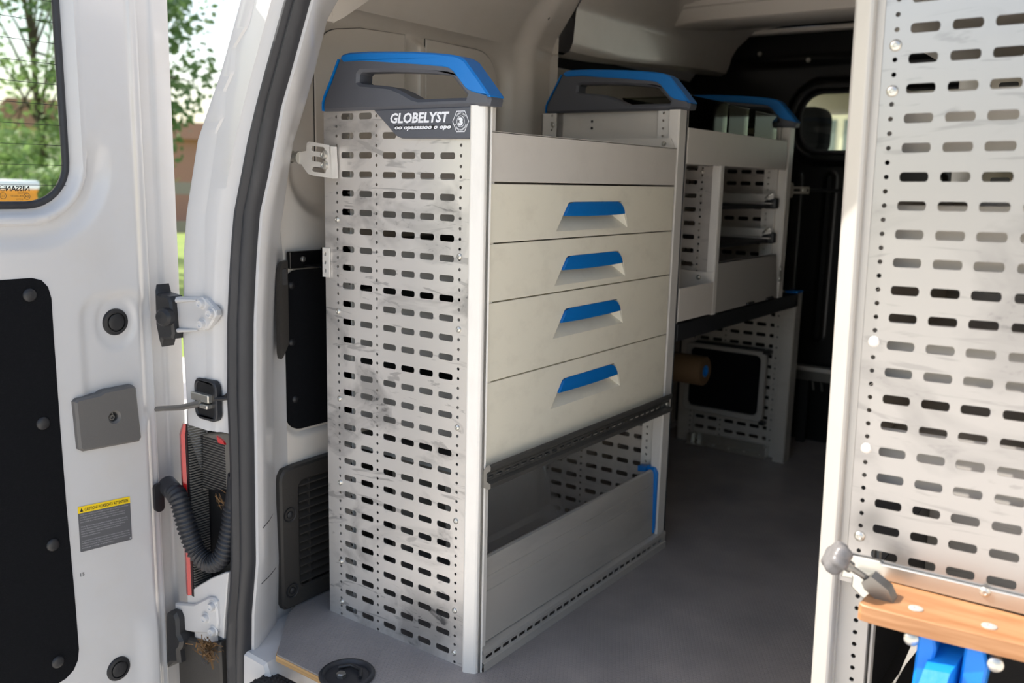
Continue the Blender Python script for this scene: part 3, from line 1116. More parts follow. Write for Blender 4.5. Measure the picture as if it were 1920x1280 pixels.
mb.build('red_lens', 'red', t, smooth=60, label='red lens edge')

# ================================================================== CABLE CONDUIT
t = thing('cable_conduit', 'black corrugated cable conduit looping from the door edge to the body', 'cable', (-0.5, -0.22, 0.15))
ctrl = [(-0.600, -0.222, 0.284), (-0.578, -0.226, 0.279), (-0.548, -0.232, 0.272), (-0.533, -0.232, 0.241), (-0.523, -0.228, 0.203), (-0.509, -0.222, 0.169), (-0.481, -0.214, 0.152), (-0.457, -0.204, 0.168), (-0.448, -0.195, 0.205), (-0.444, -0.187, 0.246), (-0.439, -0.182, 0.286), (-0.434, -0.180, 0.329)]


def spline(P, n):
    out = []
    P = [Vector(p) for p in P]
    for i in range(len(P) - 1):
        a, b, c, d = P[max(i - 1, 0)], P[i], P[i + 1], P[min(i + 2, len(P) - 1)]
        for k in range(n):
            s = k / n
            out.append(0.5 * ((2 * b) + (c - a) * s + (2 * a - 5 * b + 4 * c - d) * s * s + (3 * b - a - 3 * c + d) * s ** 3))
    out.append(P[-1])
    return out


pth = spline(ctrl, 18)
rad = []
for i, p in enumerate(pth):
    fr = i / len(pth)
    r = 0.0175 if 0.12 < fr < 0.80 else 0.0185
    if 0.14 < fr < 0.86:
        r += 0.0016 * (1 if i % 4 < 2 else -1)
    rad.append(r)
mb = MB()
mb.tube(pth, rad, 14)
mb.build('hose', 'rubber', t, smooth=60)
mb = MB()
mb.prism(rrect(-0.252, -0.232, 0.235, 0.292, 0.009), F_x(-0.604), 0, 0.010, bev=0.003)
mb.build('grommet', 'black_plastic', t, smooth=40)

# ---- lower bumper parts under the pillar
t = thing('bumper_end', 'black bumper end piece under the lower door hinge', 'bumper', (-0.5, -0.2, -0.2))
mb = MB()
mb.prism([(-0.60, -0.02), (-0.57, -0.030), (-0.50, -0.022), (-0.458, -0.004), (-0.455, -0.30), (-0.60, -0.30)], F_y(-0.216), 0, 0.05, bev=0.004)
mb.build('cover', 'trim_black', t, smooth=40)
mb = MB()
mb.lathe([(0.012, 0), (0.011, 0.003), (0.007, 0.004), (0, 0.004)], (-0.505, -0.216, -0.055), (0, -1, 0), 16)
mb.build('clip', 'black_plastic', t, smooth=40)
random.seed(4)
mb = MB()
for i in range(140):
    c = Vector((random.gauss(-0.475, 0.016), -0.222 - random.random() * 0.02, random.gauss(-0.018, 0.009)))
    d = Vector((random.uniform(-1, 1), random.uniform(-.3, .3), random.uniform(-.6, .6))).normalized() * random.uniform(0.004, 0.011)
    w = Vector((random.uniform(-1, 1), random.uniform(-1, 1), random.uniform(-1, 1))) * 0.0014
    mb.add([c - d - w, c - d + w, c + d + w, c + d - w], [(0, 1, 2, 3)])
for i in range(14):
    c = Vector((random.gauss(-0.478, 0.008), -0.182 - random.random() * 0.01, random.gauss(0.268, 0.007)))
    d = Vector((random.uniform(-1, 1), 0, random.uniform(-1, 1))).normalized() * 0.009
    w = Vector((0.0006, 0, 0.0006))
    mb.add([c - d - w, c - d + w, c + d + w, c + d - w], [(0, 1, 2, 3)])
mb.build('leaf_litter', 'debris', kind='stuff', label='dry leaf litter caught on the bumper end', category='leaves')
# sill and tread mat at the rear edge
mb = MB()
mb.prism([(-0.47, -0.02), (-0.40, -0.012), (-0.345, -0.015), (-0.33, -0.05), (-0.33, -0.3), (-0.47, -0.3)], F_y(-0.20), 0, 0.13, bev=0.006)
mb.build('trim_4', 'white', smooth=40, kind='structure')
mb = MB()
mb.box((-0.352, -0.262, -0.075), (1.0, -0.176, -0.040), 0.004)
tr = mb.build('trim_5', 'tread', kind='structure', label='black rubber tread strip along the loading edge')
mb = MB()
for i in range(60):
    for j in range(9):
        x, y = -0.348 + i * 0.0095 + (j % 2) * 0.0047, -0.256 + j * 0.0092
        mb.add([(x - .0032, y - .0032, -.040), (x + .0032, y - .0032, -.040), (x + .0032, y + .0032, -.040), (x - .0032, y + .0032, -.040), (x, y, -.0372)], [(0, 1, 4), (1, 2, 4), (2, 3, 4), (3, 0, 4)])
mb.build('tread_studs', 'tread', tr, kind='stuff')

# ---- lashing cup let into the floor
t = thing('lashing_cup', 'round black lashing cup at the rear edge of the floor', 'tie-down', (-0.178, -0.150, 0))
mb = MB()
mb.lathe([(0.050, 0.0), (0.0505, 0.003), (0.0485, 0.0055), (0.0435, 0.006), (0.0405, 0.003), (0.039, -0.0005), (0.030, 0.0002), (0.012, 0.0004), (0, 0.0004)], (-0.178, -0.150, 0.0008), (0, 0, 1), 40)
mb.build('cup', 'rubber', t, smooth=50)
mb = MB()
mb.tube([(-0.205, -0.145, 0.004), (-0.19, -0.128, 0.006), (-0.165, -0.128, 0.006), (-0.150, -0.145, 0.004)], 0.0035, 8)
mb.build('ring', 'black_plastic', t, smooth=60)
mb = MB()
mb.lathe([(0.009, 0), (0.009, 0.006), (0.007, 0.008), (0, 0.008)], (-0.182, -0.160, 0.001), (0, 0, 1), 6)
mb.build('bolt', 'steel', t)

# ================================================================== SHELVING PARTS
P = 0.034625
SLOT_COLS = (-0.3225, -0.276, -0.2165, -0.171, -0.1265, -0.081)
HOLE_COLS = (-0.351, -0.248, -0.052)


def punch_cols(vmin, vmax, v_ref=0.0215, flip=1, extra=0):
    rows = [v_ref + P * k for k in range(-60, 80) if vmin < v_ref + P * k < vmax]
    half = [v_ref + P / 2 * k for k in range(-120, 160) if vmin - 0.01 < v_ref + P / 2 * k < vmax + 0.01]
    cols = [(flip * c, 0.0163, 0.0052, rows, 'slot') for c in SLOT_COLS] + [(flip * c, 0.0029, 0.0029, half, 'hole') for c in HOLE_COLS]
    return cols


CAP = [(-0.374, 1.0005), (-0.374, 1.015), (-0.370, 1.026), (-0.353, 1.053), (-0.331, 1.091), (-0.322, 1.097), (-0.305, 1.0995), (-0.25, 1.0985), (-0.199, 1.0955), (-0.150, 1.0920), (-0.104, 1.0875), (-0.075, 1.0840), (-0.058, 1.0812), (-0.047, 1.0780), (-0.036, 1.0720), (-0.010, 1.0440), (0.014, 1.0160), (0.0155, 1.010), (0.013, 1.0005)]
CAPHOLE = [(-0.276, 1.046), (-0.282, 1.050), (-0.281, 1.062), (-0.276, 1.066), (-0.22, 1.0645), (-0.16, 1.061), (-0.104, 1.056), (-0.073, 1.052), (-0.064, 1.048), (-0.034, 1.019), (-0.036, 1.0145), (-0.067, 1.0148), (-0.138, 1.0148), (-0.152, 1.018), (-0.179, 1.030), (-0.203, 1.038), (-0.22, 1.0405)]
BLUE = [(-0.327, 1.0925), (-0.322, 1.0975), (-0.305, 1.1005), (-0.25, 1.0995), (-0.199, 1.0965), (-0.150, 1.0930), (-0.104, 1.0885), (-0.075, 1.0850), (-0.058, 1.0822), (-0.047, 1.0788), (-0.036, 1.0728), (-0.010, 1.0450), (0.0158, 1.0160), (0.0140, 1.0140), (-0.008, 1.0185), (-0.022, 1.0222), (-0.030, 1.0255), (-0.036, 1.029), (-0.061, 1.055), (-0.070, 1.061), (-0.082, 1.064), (-0.141, 1.0708), (-0.219, 1.0785), (-0.27, 1.0835), (-0.318, 1.0843)]


def hand_cap(y, parent, thick=0.036, dx=0.0, dz=0.0):
    mv = lambda q: [(a + dx, b + dz) for a, b in q]
    m2 = MB()
    m2.prism(mv(CAP), F_y(y), 0, thick, holes=[mv(CAPHOLE)], bev=0.005)
    c = m2.build('end_cap', 'grey_plastic', parent, smooth=30, label='dark grey plastic cap with a hand hole')
    m2 = MB()
    m2.prism(mv(BLUE), F_y(y - 0.0015), 0, thick + 0.003, bev=0.003)
    m2.prism(mv([(-0.3755, 1.0010), (-0.3755, 1.0155), (-0.3715, 1.0265), (-0.3545, 1.0535), (-0.3325, 1.0915), (-0.330, 1.0905), (-0.352, 1.053), (-0.3695, 1.026), (-0.3735, 1.015), (-0.3735, 1.001)]), F_y(y - 0.0008), 0, thick + 0.002)
    m2.build('blue_strip', 'blue', c, smooth=30, label='blue grip strip along the top')
    return c


def post(prof, z0, z1, parent, m='post', name='post', xf=None):
    m2 = MB(xf)
    m2.prism(prof, F_z(z0), 0, z1 - z0)
    return m2.build(name, m, parent)


NEAR_POST = [(-0.0262, 0.004), (-0.0262, -0.0075), (-0.0245, -0.0105), (-0.0215, -0.0118), (-0.0195, -0.0116), (-0.0035, -0.0048), (-0.0005, -0.0022), (0.0005, 0.0005), (0.0005, 0.004), (-0.002, 0.006), (-0.002, 0.028), (-0.0262, 0.028)]


def rivet(parent, x, y, z, ax=(0, -1, 0), r=0.0058, xf=None, m='zinc'):
    m2 = MB(xf)
    m2.lathe([(r, 0), (r * 0.95, 0.0016), (r * 0.7, 0.003), (r * 0.4, 0.0036), (r * 0.3, 0.0026), (0, 0.0026)], (x, y, z), ax, 14)
    return m2.build('rivet', m, parent, smooth=50)


# ================================================================== NEAR SHELVING UNIT
u1 = thing('shelving_unit', 'near left shelving unit with scuffed punched end panel and four cream drawers', 'shelving unit', (-0.19, 0.37, 0))
mb = MB()
mb.plate(F_y(0.0), -0.385, -0.0245, 0.0, 1.003, punch_cols(0.006, 1.0), 0.0015)
ep = mb.build('end_panel', 'sheet', u1)
for (x, z) in ((-0.351, 0.628), (-0.052, 0.754), (-0.052, 0.628), (-0.052, 0.453), (-0.0525, 0.279), (-0.0525, 0.022), (-0.350, 0.118), (-0.349, 0.031), (-0.0525, 0.106), (-0.350, 0.456), (-0.351, 0.803), (-0.350, 0.285)):
    rivet(ep, x, 0.0, z)
post(NEAR_POST, 0.0, 1.002, u1)
post([(0.0008, 0.0045), (0.0028, 0.0045), (0.0028, 0.0075), (0.0008, 0.0075)], 0.0, 1.002, u1, 'alu_dark', 'post_gasket')
post([(-0.001, 0.0075), (0.0045, 0.0075), (0.0055, 0.0095), (0.0045, 0.0108), (-0.001, 0.0108)], 0.0, 1.002, u1, 'post', 'post_lip')
# back post at the near end (C channel)
mb = MB()
mb.plate(F_y(0.030), -0.384, -0.330, 0.0, 1.0, [(-0.351, 0.003, 0.003, [0.0215 + P / 2 * k for k in range(0, 58)], 'hole')], 0.002)
mb.box((-0.384, 0.002, 0.0), (-0.382, 0.032, 1.0))
mb.box((-0.333, 0.016, 0.0), (-0.331, 0.032, 1.0))
mb.build('back_post', 'post', u1)
# far end panel and its posts
mb = MB()
mb.plate(F_y(0.748), -0.385, -0.0245, 0.0, 1.052, punch_cols(0.006, 0.99), 0.0015)
mb.build('end_panel', 'sheet_b', u1)
mb = MB()
mb.box((-0.335, 0.742, 0.985), (-0.068, 0.7475, 1.050), 0.001)
ip = mb.build('name_plate_back', 'tray', u1)
for z in (1.028, 1.012):
    m2 = MB()
    m2.lathe([(0.0035, 0), (0, 0)], (-0.250, 0.7415, z), (0, -1, 0), 10)
    m2.build('hole', 'black', ip)
post([(-0.026, 0.708), (-0.003, 0.706), (0.0, 0.709), (0.0, 0.742), (-0.003, 0.7505), (-0.026, 0.7505)], 0.0, 1.048, u1)
post([(-0.0005, 0.743), (0.001, 0.743), (0.001, 0.746), (-0.0005, 0.746)], 0.0, 1.048, u1, 'rubber', 'post_gasket')
mb = MB()
half = [0.0215 + P / 2 * k for k in range(0, 62)]
mb.plate(F_y(0.730), -0.066, -0.034, 0.0, 1.048, [(-0.052, 0.003, 0.003, half, 'hole')], 0.002)
mb.box((-0.034, 0.724, 0.0), (-0.030, 0.745, 1.048))
mb.box((-0.0285, 0.718, 0.0), (-0.0262, 0.745, 1.048))
mb.build('post_flange', 'post', u1)
mb = MB()
mb.plate(F_y(0.725), -0.386, -0.343, 0.0, 1.048, [(-0.356, 0.003, 0.003, half, 'hole')], 0.002)
mb.box((-0.386, 0.725, 0.0), (-0.384, 0.748, 1.048))
mb.build('back_post', 'post', u1)
rivet(u1, -0.352, 0.724, 1.02)
# handle caps
cap1 = hand_cap(-0.012, u1)
hand_cap(0.722, u1, dz=0.0485)
# name plate with lettering
mb = MB()
mb.prism([(-0.2475, 1.0005), (-0.0195, 1.0010), (-0.0190, 0.949), (-0.179, 0.9505), (-0.193, 0.955), (-0.217, 0.9755)], F_y(-0.0085), 0, 0.0085, bev=0.002)
npl = mb.build('name_plate', 'grey_plastic', u1, smooth=30, label='dark grey plate with white lettering')


def front_text(mb, s, x, z, size, width=None, shear=0.0, bold=0.0, y=-0.0088, vk=1.0):
    vv, ff = text_tris(s, size, shear, bold)
    k = 1.0
    if width:
        k = width / (max(p[0] for p in vv) - min(p[0] for p in vv))
    x0 = min(p[0] for p in vv)
    mb.add([(x + (p[0] - x0) * k, y, z + p[1] * vk) for p in vv], ff)


mb = MB()
front_text(mb, 'GLOBELYST', -0.2055, 0.9770, 0.0205, 0.1345, 0.18, 0.0007, vk=1.12)
front_text(mb, 'oo opassssoo o opo', -0.1950, 0.9660, 0.0095, 0.128, 0.25, 0.0004)
mb.build('plate_lettering', 'print', npl)
mb = MB()
for (a, b) in ((-0.196, -0.178), (-0.172, -0.098), (-0.092, -0.085), (-0.079, -0.066)):
    mb.box((a, -0.0087, 0.9648), (b, -0.0086, 0.9725))
mb.build('lettering_bars', 'print_dark', npl)  # dark printed bars behind the small line of lettering
mb = MB()
bc = (-0.0465, 0.9770)


def ring_strip(pts, w):
    n = len(pts)
    o = [(bc[0] + p[0], -0.0088, bc[1] + p[1]) for p in pts] + [(bc[0] + p[0] * w, -0.0088, bc[1] + p[1] * w) for p in pts]
    mb.add(o, [(i, (i + 1) % n, n + (i + 1) % n, n + i) for i in range(n)])


ring_strip([(0.0182 * math.cos(a) * 0.97, 0.0182 * math.sin(a) * 1.08) for a in [math.radians(60 * i) for i in range(6)]], 0.93)
ring_strip([(0.0084 * math.cos(a), 0.0094 * math.sin(a)) for a in frange(0, 2 * math.pi, 24)[:-1]], 0.90)
front_text(mb, '3', bc[0] - 0.0048, bc[1] - 0.0058, 0.0165, 0.0096, 0, 0.0012)


def arc_text(s, r, a0, a1, size, inward):
    n = len(s)
    for i, ch in enumerate(s):
        if ch == ' ':
            continue
        a = math.radians(a0 + (a1 - a0) * (i + 0.5) / n)
        vv, ff = text_tris(ch, size, 0, 0.0001, 'CENTER')
        px, pz = bc[0] + r * math.cos(a), bc[1] + r * 1.08 * math.sin(a)
        rot = a - math.pi / 2 if not inward else a + math.pi / 2
        ca, sa = math.cos(rot), math.sin(rot)
        mb.add([(px + u * ca - v * sa, -0.0088, pz + u * sa + v * ca) for u, v in vv], ff)


arc_text('SORTIMO', 0.0108, 142, 38, 0.0044, False)
arc_text('3 YEARS WARRANTY', 0.0138, 196, 344, 0.0040, True)
mb.build('badge', 'print', npl, label='white hexagonal badge with the figure 3')

# top tray
mb = MB()
mb.box((-0.0035, 0.0115, 0.8805), (0.0, 0.700, 0.9625), 0.0008)
mb.box((-0.012, 0.0115, 0.9605), (0.0, 0.700, 0.9625))
tray = mb.build('tray', 'tray', u1)
mb = MB()
mb.box((-0.378, 0.02, 0.8815), (-0.0035, 0.72, 0.8835))
mb.box((-0.380, 0.02, 0.8815), (-0.378, 0.72, 0.9800))
mb.prism([(-0.378, 0.8815), (-0.004, 0.8815), (-0.004, 0.960), (-0.018, 0.985), (-0.378, 0.985)], F_y(0.704), 0, 0.002)
mb.build('tray_body', 'tray', tray)
mb = MB()
screw_mb(mb, (-0.034, 0.7035, 0.973), (0, -1, 0), 0.0055, 0.006)
mb.build('screw', 'zinc', tray, smooth=50)

# drawers
DR = [(0.7790, 0.8770, 0.8455), (0.6785, 0.7765, 0.7440), (0.5395, 0.6760, 0.6430), (0.3865, 0.5370, 0.5055)]
for i, (z0, z1, zt) in enumerate(DR):
    hole = [(0.2185, zt - 0.053), (0.487, zt - 0.053), (0.478, zt - 0.0245), (0.466, zt - 0.006), (0.457, zt), (0.262, zt), (0.256, zt - 0.003), (0.2395, zt - 0.0245)]
    mb = MB()
    mb.prism([(0.0115, z0), (0.6985, z0), (0.6985, z1), (0.0115, z1)], F_x(0.0, -1), 0, 0.012, holes=[hole], bev=0.0006)
    dr = mb.build('drawer', 'cream', u1)
    mb = MB()
    xb, zi = -0.036, zt - 0.010
    pk = [(-0.0006, 0.2185, zt - 0.053), (-0.0006, 0.487, zt - 0.053), (xb, 0.436, zi), (xb, 0.268, zi), (-0.0006, 0.478, zt - 0.0245), (-0.0006, 0.460, zt - 0.001), (-0.0006, 0.258, zt - 0.001), (-0.0006, 0.2395, zt - 0.0245)]
    mb.add(pk, [(0, 1, 2, 3), (1, 4, 5, 2), (0, 3, 6, 7), (2, 5, 6, 3)])
    mb.build('handle_pocket', 'cream', dr)
    mb = MB()
    n = 14
    outer, inner = [], []
    for k in range(n + 1):
        s = k / n
        top = 0.2600 + s * (0.4560 - 0.2600)
        bot = 0.2425 + s * (0.4690 - 0.2425)
        zb = zt - 0.0245 - 0.0018 * (1 - (2 * s - 1) ** 2)
        drp = 0.004 * max(0, 1 - min(s, 1 - s) / 0.04)
        outer.append([(-0.006, top, zt - drp), (0.0010, top, zt - drp), (0.0034, 0.75 * top + 0.25 * bot, zt - 0.006 - drp * 0.6), (0.0046, 0.3 * top + 0.7 * bot, zt - 0.017), (0.0040, bot, zb), (0.001, bot, zb - 0.0012), (-0.006, bot, zb + 0.001), (-0.010, bot, zb + 0.004)])
    mb.loft(outer)
    mb.add(outer[0], [tuple(range(8))])
    mb.add(outer[-1], [tuple(reversed(range(8)))])
    mb.build('handle', 'blue', dr, smooth=35, label='blue grip')
    mb = MB()
    h = z1 - 0.014
    mb.box((-0.372, 0.030, z0 + 0.010), (-0.013, 0.032, h))
    mb.box((-0.372, 0.680, z0 + 0.010), (-0.013, 0.682, h))
    mb.box((-0.372, 0.030, z0 + 0.010), (-0.013, 0.682, z0 + 0.012))
    mb.box((-0.372, 0.030, z0 + 0.010), (-0.370, 0.682, h))
    mb.build('drawer_box', 'tray_grey', dr)
# lip rail under the drawers
mb = MB()
LIPP = [(-0.014, 0.3860), (0.004, 0.3860), (0.0115, 0.3945), (0.016, 0.3965), (0.019, 0.3930), (0.0185, 0.3860), (0.0135, 0.3830), (0.0105, 0.3790), (0.0105, 0.3775)]
LIPQ = [(0.0105, 0.3665), (0.0105, 0.3650), (0.0190, 0.3620), (0.0195, 0.3550), (0.0160, 0.3520), (-0.014, 0.3520)]
mb.loft([[(x, y, z) for x, z in LIPP] for y in (0.006, 0.712)])
mb.loft([[(x, y, z) for x, z in LIPQ] for y in (0.006, 0.712)])
mb.add([(x, 0.006, z) for x, z in LIPP + LIPQ], [tuple(range(15))])
mb.add([(x, 0.712, z) for x, z in LIPP + LIPQ], [tuple(range(15))])
lip = mb.build('lip_rail', 'alu_dark', u1, smooth=30)
mb = MB()
mb.plate(F_x(0.0112, -1), 0.006, 0.712, 0.3660, 0.3785, [(0.016 + 0.0255 * k, 0.0088, 0.0028, [0.3722], 'slot') for k in range(27)], 0.0012)
mb.build('slotted_strip', 'alu_dark', lip)
mb = MB()
mb.box((-0.010, 0.012, 0.3660), (-0.006, 0.71, 0.3800))
mb.build('strip_backing', 'black', lip)
mb = MB()
mb.lathe([(0.0055, 0), (0.005, 0.003), (0.003, 0.004), (0, 0.003)], (0.0112, 0.700, 0.3722), (1, 0, 0), 12)
mb.build('screw', 'zinc', lip, smooth=50)
# shelf base under the drawers
mb = MB()
mb.box((-0.38, 0.02, 0.358), (-0.014, 0.735, 0.364))
mb.build('drawer_base', 'tray_grey', u1)
# flap board
mb = MB()
FB = [(-0.020, 0.044), (-0.008, 0.044), (-0.008, 0.140), (-0.0098, 0.1415), (-0.008, 0.143), (-0.008, 0.168), (-0.0098, 0.1695), (-0.008, 0.171), (-0.0085, 0.196), (-0.011, 0.2035), (-0.016, 0.2055), (-0.022, 0.2035), (-0.022, 0.195)]
mb.loft([[(x - 0.004 * (z - 0.04) / 0.16, y, z) for x, z in FB] for y in (0.012, 0.697)], True, True)
flap = mb.build('flap_board', 'alu', u1, smooth=30, label='bare aluminium front flap')
mb = MB()
mb.prism([(-0.034, 0.052), (-0.006, 0.044), (-0.004, 0.060), (-0.004, 0.198), (-0.012, 0.210), (-0.036, 0.210)], F_y(0.698), 0, 0.020, bev=0.003)
mb.prism([(-0.052, 0.196), (-0.030, 0.200), (-0.030, 0.212), (-0.052, 0.210)], F_y(0.690), 0, 0.02)
mb.build('flap_clip', 'blue', flap, smooth=30, label='blue plastic end clip')
# floor sill rail
mb = MB()
mb.loft([[(x, y, z) for x, z in ((-0.02, 0.0), (0.0085, 0.0), (0.0085, 0.0155), (0.0055, 0.0175), (0.0055, 0.019))] for y in (0.011, 0.742)])
mb.loft([[(x, y, z) for x, z in ((0.0055, 0.0300), (0.0055, 0.0315), (0.0075, 0.034), (0.0060, 0.041), (-0.001, 0.0425), (-0.02, 0.0425))] for y in (0.011, 0.742)])
sill = mb.build('sill_rail', 'alu', u1, smooth=30)
mb = MB()
mb.plate(F_x(0.0058, -1), 0.011, 0.742, 0.0178, 0.0312, [(0.030 + 0.0262 * k, 0.0102, 0.0030, [0.0245], 'slot') for k in range(27)], 0.0012)
mb.build('slotted_strip', 'alu', sill)
mb = MB()
mb.box((-0.012, 0.012, 0.016), (-0.008, 0.74, 0.034))
mb.build('strip_backing', 'black', sill)

# ================================================================== FAR SHELVING UNIT ON ITS BASE FRAME
u2 = thing('shelving_unit', 'far left shelving unit with open bays, dim against the black bulkhead', 'shelving unit', (-0.19, 1.13, 0.555))
Z0 = 0.556


def flat_end(y, x0, x1, z0, z1, parent, name='end_panel', m='sheet_b'):
    m2 = MB()
    m2.plate(F_y(y), x0, x1, z0, z1, punch_cols(z0 + 0.006, z1 - 0.004, Z0 + 0.0215), 0.0015)
    return m2.build(name, m, parent)


flat_end(0.760, -0.385, -0.004, Z0, 1.05, u2)
flat_end(1.434, -0.385, -0.024, Z0, 1.05, u2)
pf = lambda y, z0, z1, x1=0.0: [(-0.026, y - 0.040), (x1 - 0.003, y - 0.042), (x1, y - 0.039), (x1, y - 0.006), (x1 - 0.003, y + 0.002), (-0.026, y + 0.002)]
post(pf(1.472, Z0, 1.05), Z0, 1.05, u2)
mb = MB()
hv = [Z0 + 0.0215 + P / 2 * k for k in range(0, 30)]
mb.plate(F_y(1.422), -0.066, -0.032, Z0, 1.05, [(-0.052, 0.003, 0.003, hv, 'hole')], 0.002)
mb.box((-0.032, 1.418, Z0), (-0.027, 1.434, 1.05))
mb.build('post_flange', 'post', u2)
hand_cap(1.424, u2, dz=0.050)
# divider between the bays
flat_end(0.960, -0.385, -0.020, Z0, 0.930, u2, 'divider')
post([(-0.022, 0.954), (-0.002, 0.953), (0.0, 0.956), (0.0, 0.974), (-0.002, 0.978), (-0.022, 0.978)], Z0, 0.931, u2)
# top tray
mb = MB()
mb.box((-0.0035, 0.757, 0.930), (0.0, 1.412, 1.011), 0.0008)
tr2 = mb.build('tray', 'tray', u2)
mb = MB()
mb.box((-0.38, 0.775, 0.931), (-0.0035, 1.45, 0.933))
mb.box((-0.38, 0.775, 0.931), (-0.378, 1.45, 1.03))
mb.build('tray_body', 'tray', tr2)
mb = MB()
screw_mb(mb, (-0.052, 0.9595, 0.915), (0, -1, 0), 0.005, 0.005)
mb.build('screw', 'zinc', u2, smooth=50)
# lower bins
mb = MB()
mb.box((-0.0035, 0.757, 0.560), (0.0, 0.952, 0.640), 0.0006)
mb.box((-0.38, 0.776, 0.560), (-0.0035, 0.952, 0.563))
mb.box((-0.37, 0.950, 0.563), (-0.0035, 0.952, 0.665))
lb = mb.build('low_bin', 'tray', u2)
mb = MB()
screw_mb(mb, (-0.040, 0.9495, 0.650), (0, -1, 0), 0.006, 0.006)
mb.build('screw', 'zinc', lb, smooth=50)
mb = MB()
mb.prism([(0.980, 0.558), (1.428, 0.558), (1.395, 0.688), (0.980, 0.688)], F_x(-0.002, -1), 0, 0.003)
mb.box((-0.014, 0.980, 0.686), (-0.002, 1.395, 0.688))
mb.box((-0.36, 0.980, 0.560), (-0.005, 1.44, 0.563))
hb = mb.build('hinged_front', 'tray_grey', u2)
mb = MB()
for dz in (-0.014, 0.014):
    mb.lathe([(0.009, 0), (0.008, 0.004), (0.004, 0.005), (0, 0.004)], (-0.002, 1.438, 0.628 + dz), (1, 0, 0), 12)
mb.box((-0.002, 1.427, 0.606), (0.001, 1.447, 0.650))
mb.build('catch', 'zinc', hb, smooth=50)
for y in (1.18, 1.33):
    mb = MB()
    mb.box((0.0, y, 0.5585), (0.006, y + 0.05, 0.566), 0.002)
    mb.build('buffer', 'black_plastic', hb)
# pull-out rails
for z in (0.842, 0.742):
    mb = MB()
    mb.prism([(-0.33, z + 0.018), (-0.02, z + 0.018), (-0.02, z + 0.006), (-0.05, z - 0.004), (-0.33, z - 0.010)], F_y(1.390), 0, 0.003)
    mb.box((-0.33, 1.375, z - 0.010), (-0.02, 1.39, z - 0.007))
    rl = mb.build('pull_out_rail', 'post', u2)
    mb = MB()
    mb.prism([(-0.33, 1.02), (-0.03, 1.02), (-0.03, 1.415), (-0.33, 1.415)], F_z(z - 0.022), 0, 0.009)
    mb.build('rail_shelf', 'black_plastic', rl)
    mb = MB()
    mb.box((-0.05, 1.390, z - 0.024), (-0.012, 1.418, z + 0.008), 0.006)
    mb.build('stop_block', 'black_plastic', rl, smooth=40)
    mb = MB()
    mb.tube([(-0.045, 1.388, z + 0.004), (-0.032, 1.386, z + 0.016), (-0.024, 1.388, z + 0.020)], 0.003, 6)
    mb.build('latch_arm', 'zinc', rl, smooth=60)

# base frame
bf = thing('base_frame', 'dark beam on perforated legs carrying the far left shelving unit', 'frame', (-0.19, 1.2, 0))
mb = MB()
mb.box((-0.040, 0.760, 0.512), (0.0, 1.615, 0.5535), 0.002)
mb.build('beam', 'black_plastic', bf, smooth=40)
mb = MB()
mb.box((-0.385, 0.760, 0.512), (-0.345, 1.615, 0.5535), 0.002)
mb.build('beam', 'black_plastic', bf, smooth=40)
mb = MB()
mb.box((-0.345, 0.760, 0.546), (-0.04, 1.615, 0.5535))
mb.build('deck', 'black_plastic', bf)
mb = MB()
mb.plate(F_y(1.655), -0.345, -0.062, 0.004, 0.555, [c for c in punch_cols(0.01, 0.55) if -0.34 < c[0] < -0.07], 0.0015)
mb.build('end_panel', 'alu', bf)
post([(-0.038, 1.600), (-0.003, 1.598), (0.0, 1.601), (0.0, 1.652), (-0.003, 1.657), (-0.038, 1.657)], 0.0, 0.553, bf, 'alu')
mb = MB()
hv = [0.0215 + P / 2 * k for k in range(0, 31)]
mb.plate(F_y(1.640), -0.078, -0.045, 0.0, 0.553, [(-0.066, 0.003, 0.003, hv, 'hole')], 0.002)
mb.box((-0.045, 1.63, 0.0), (-0.038, 1.655, 0.553))
mb.build('post_flange', 'alu', bf)
mb = MB()
mb.box((-0.036, 1.622, 0.335), (-0.030, 1.640, 0.512), 0.001)
mb.build('cover_strip', 'print', bf)
mb = MB()
mb.box((-0.038, 1.600, 0.5535), (0.001, 1.658, 0.5595), 0.002)
mb.build('blue_cap', 'blue', bf)
mb = MB()
mb.plate(F_y(1.640), -0.400, -0.340, 0.0, 0.515, [(-0.352, 0.003, 0.003, hv, 'hole')], 0.002)
mb.box((-0.400, 1.640, 0.0), (-0.397, 1.66, 0.515))
mb.build('back_post', 'alu', bf)
mb = MB()
mb.box((-0.345, 1.600, 0.0015), (-0.062, 1.655, 0.005))
mb.box((-0.345, 1.650, 0.0015), (-0.062, 1.655, 0.035))
fpz = mb.build('foot_plate', 'zinc', bf)
for i in range(5):
    m2 = MB()
    screw_mb(m2, (-0.31 + 0.055 * i, 1.625, 0.005), (0, 0, 1), 0.006, 0.004)
    m2.build('screw', 'zinc', fpz, smooth=50)
for x in (-0.338, -0.075):
    m2 = MB()
    m2.box((x - 0.008, 1.612, 0.005), (x + 0.010, 1.640, 0.034), 0.002)
    m2.build('foot_bracket', 'zinc', fpz)
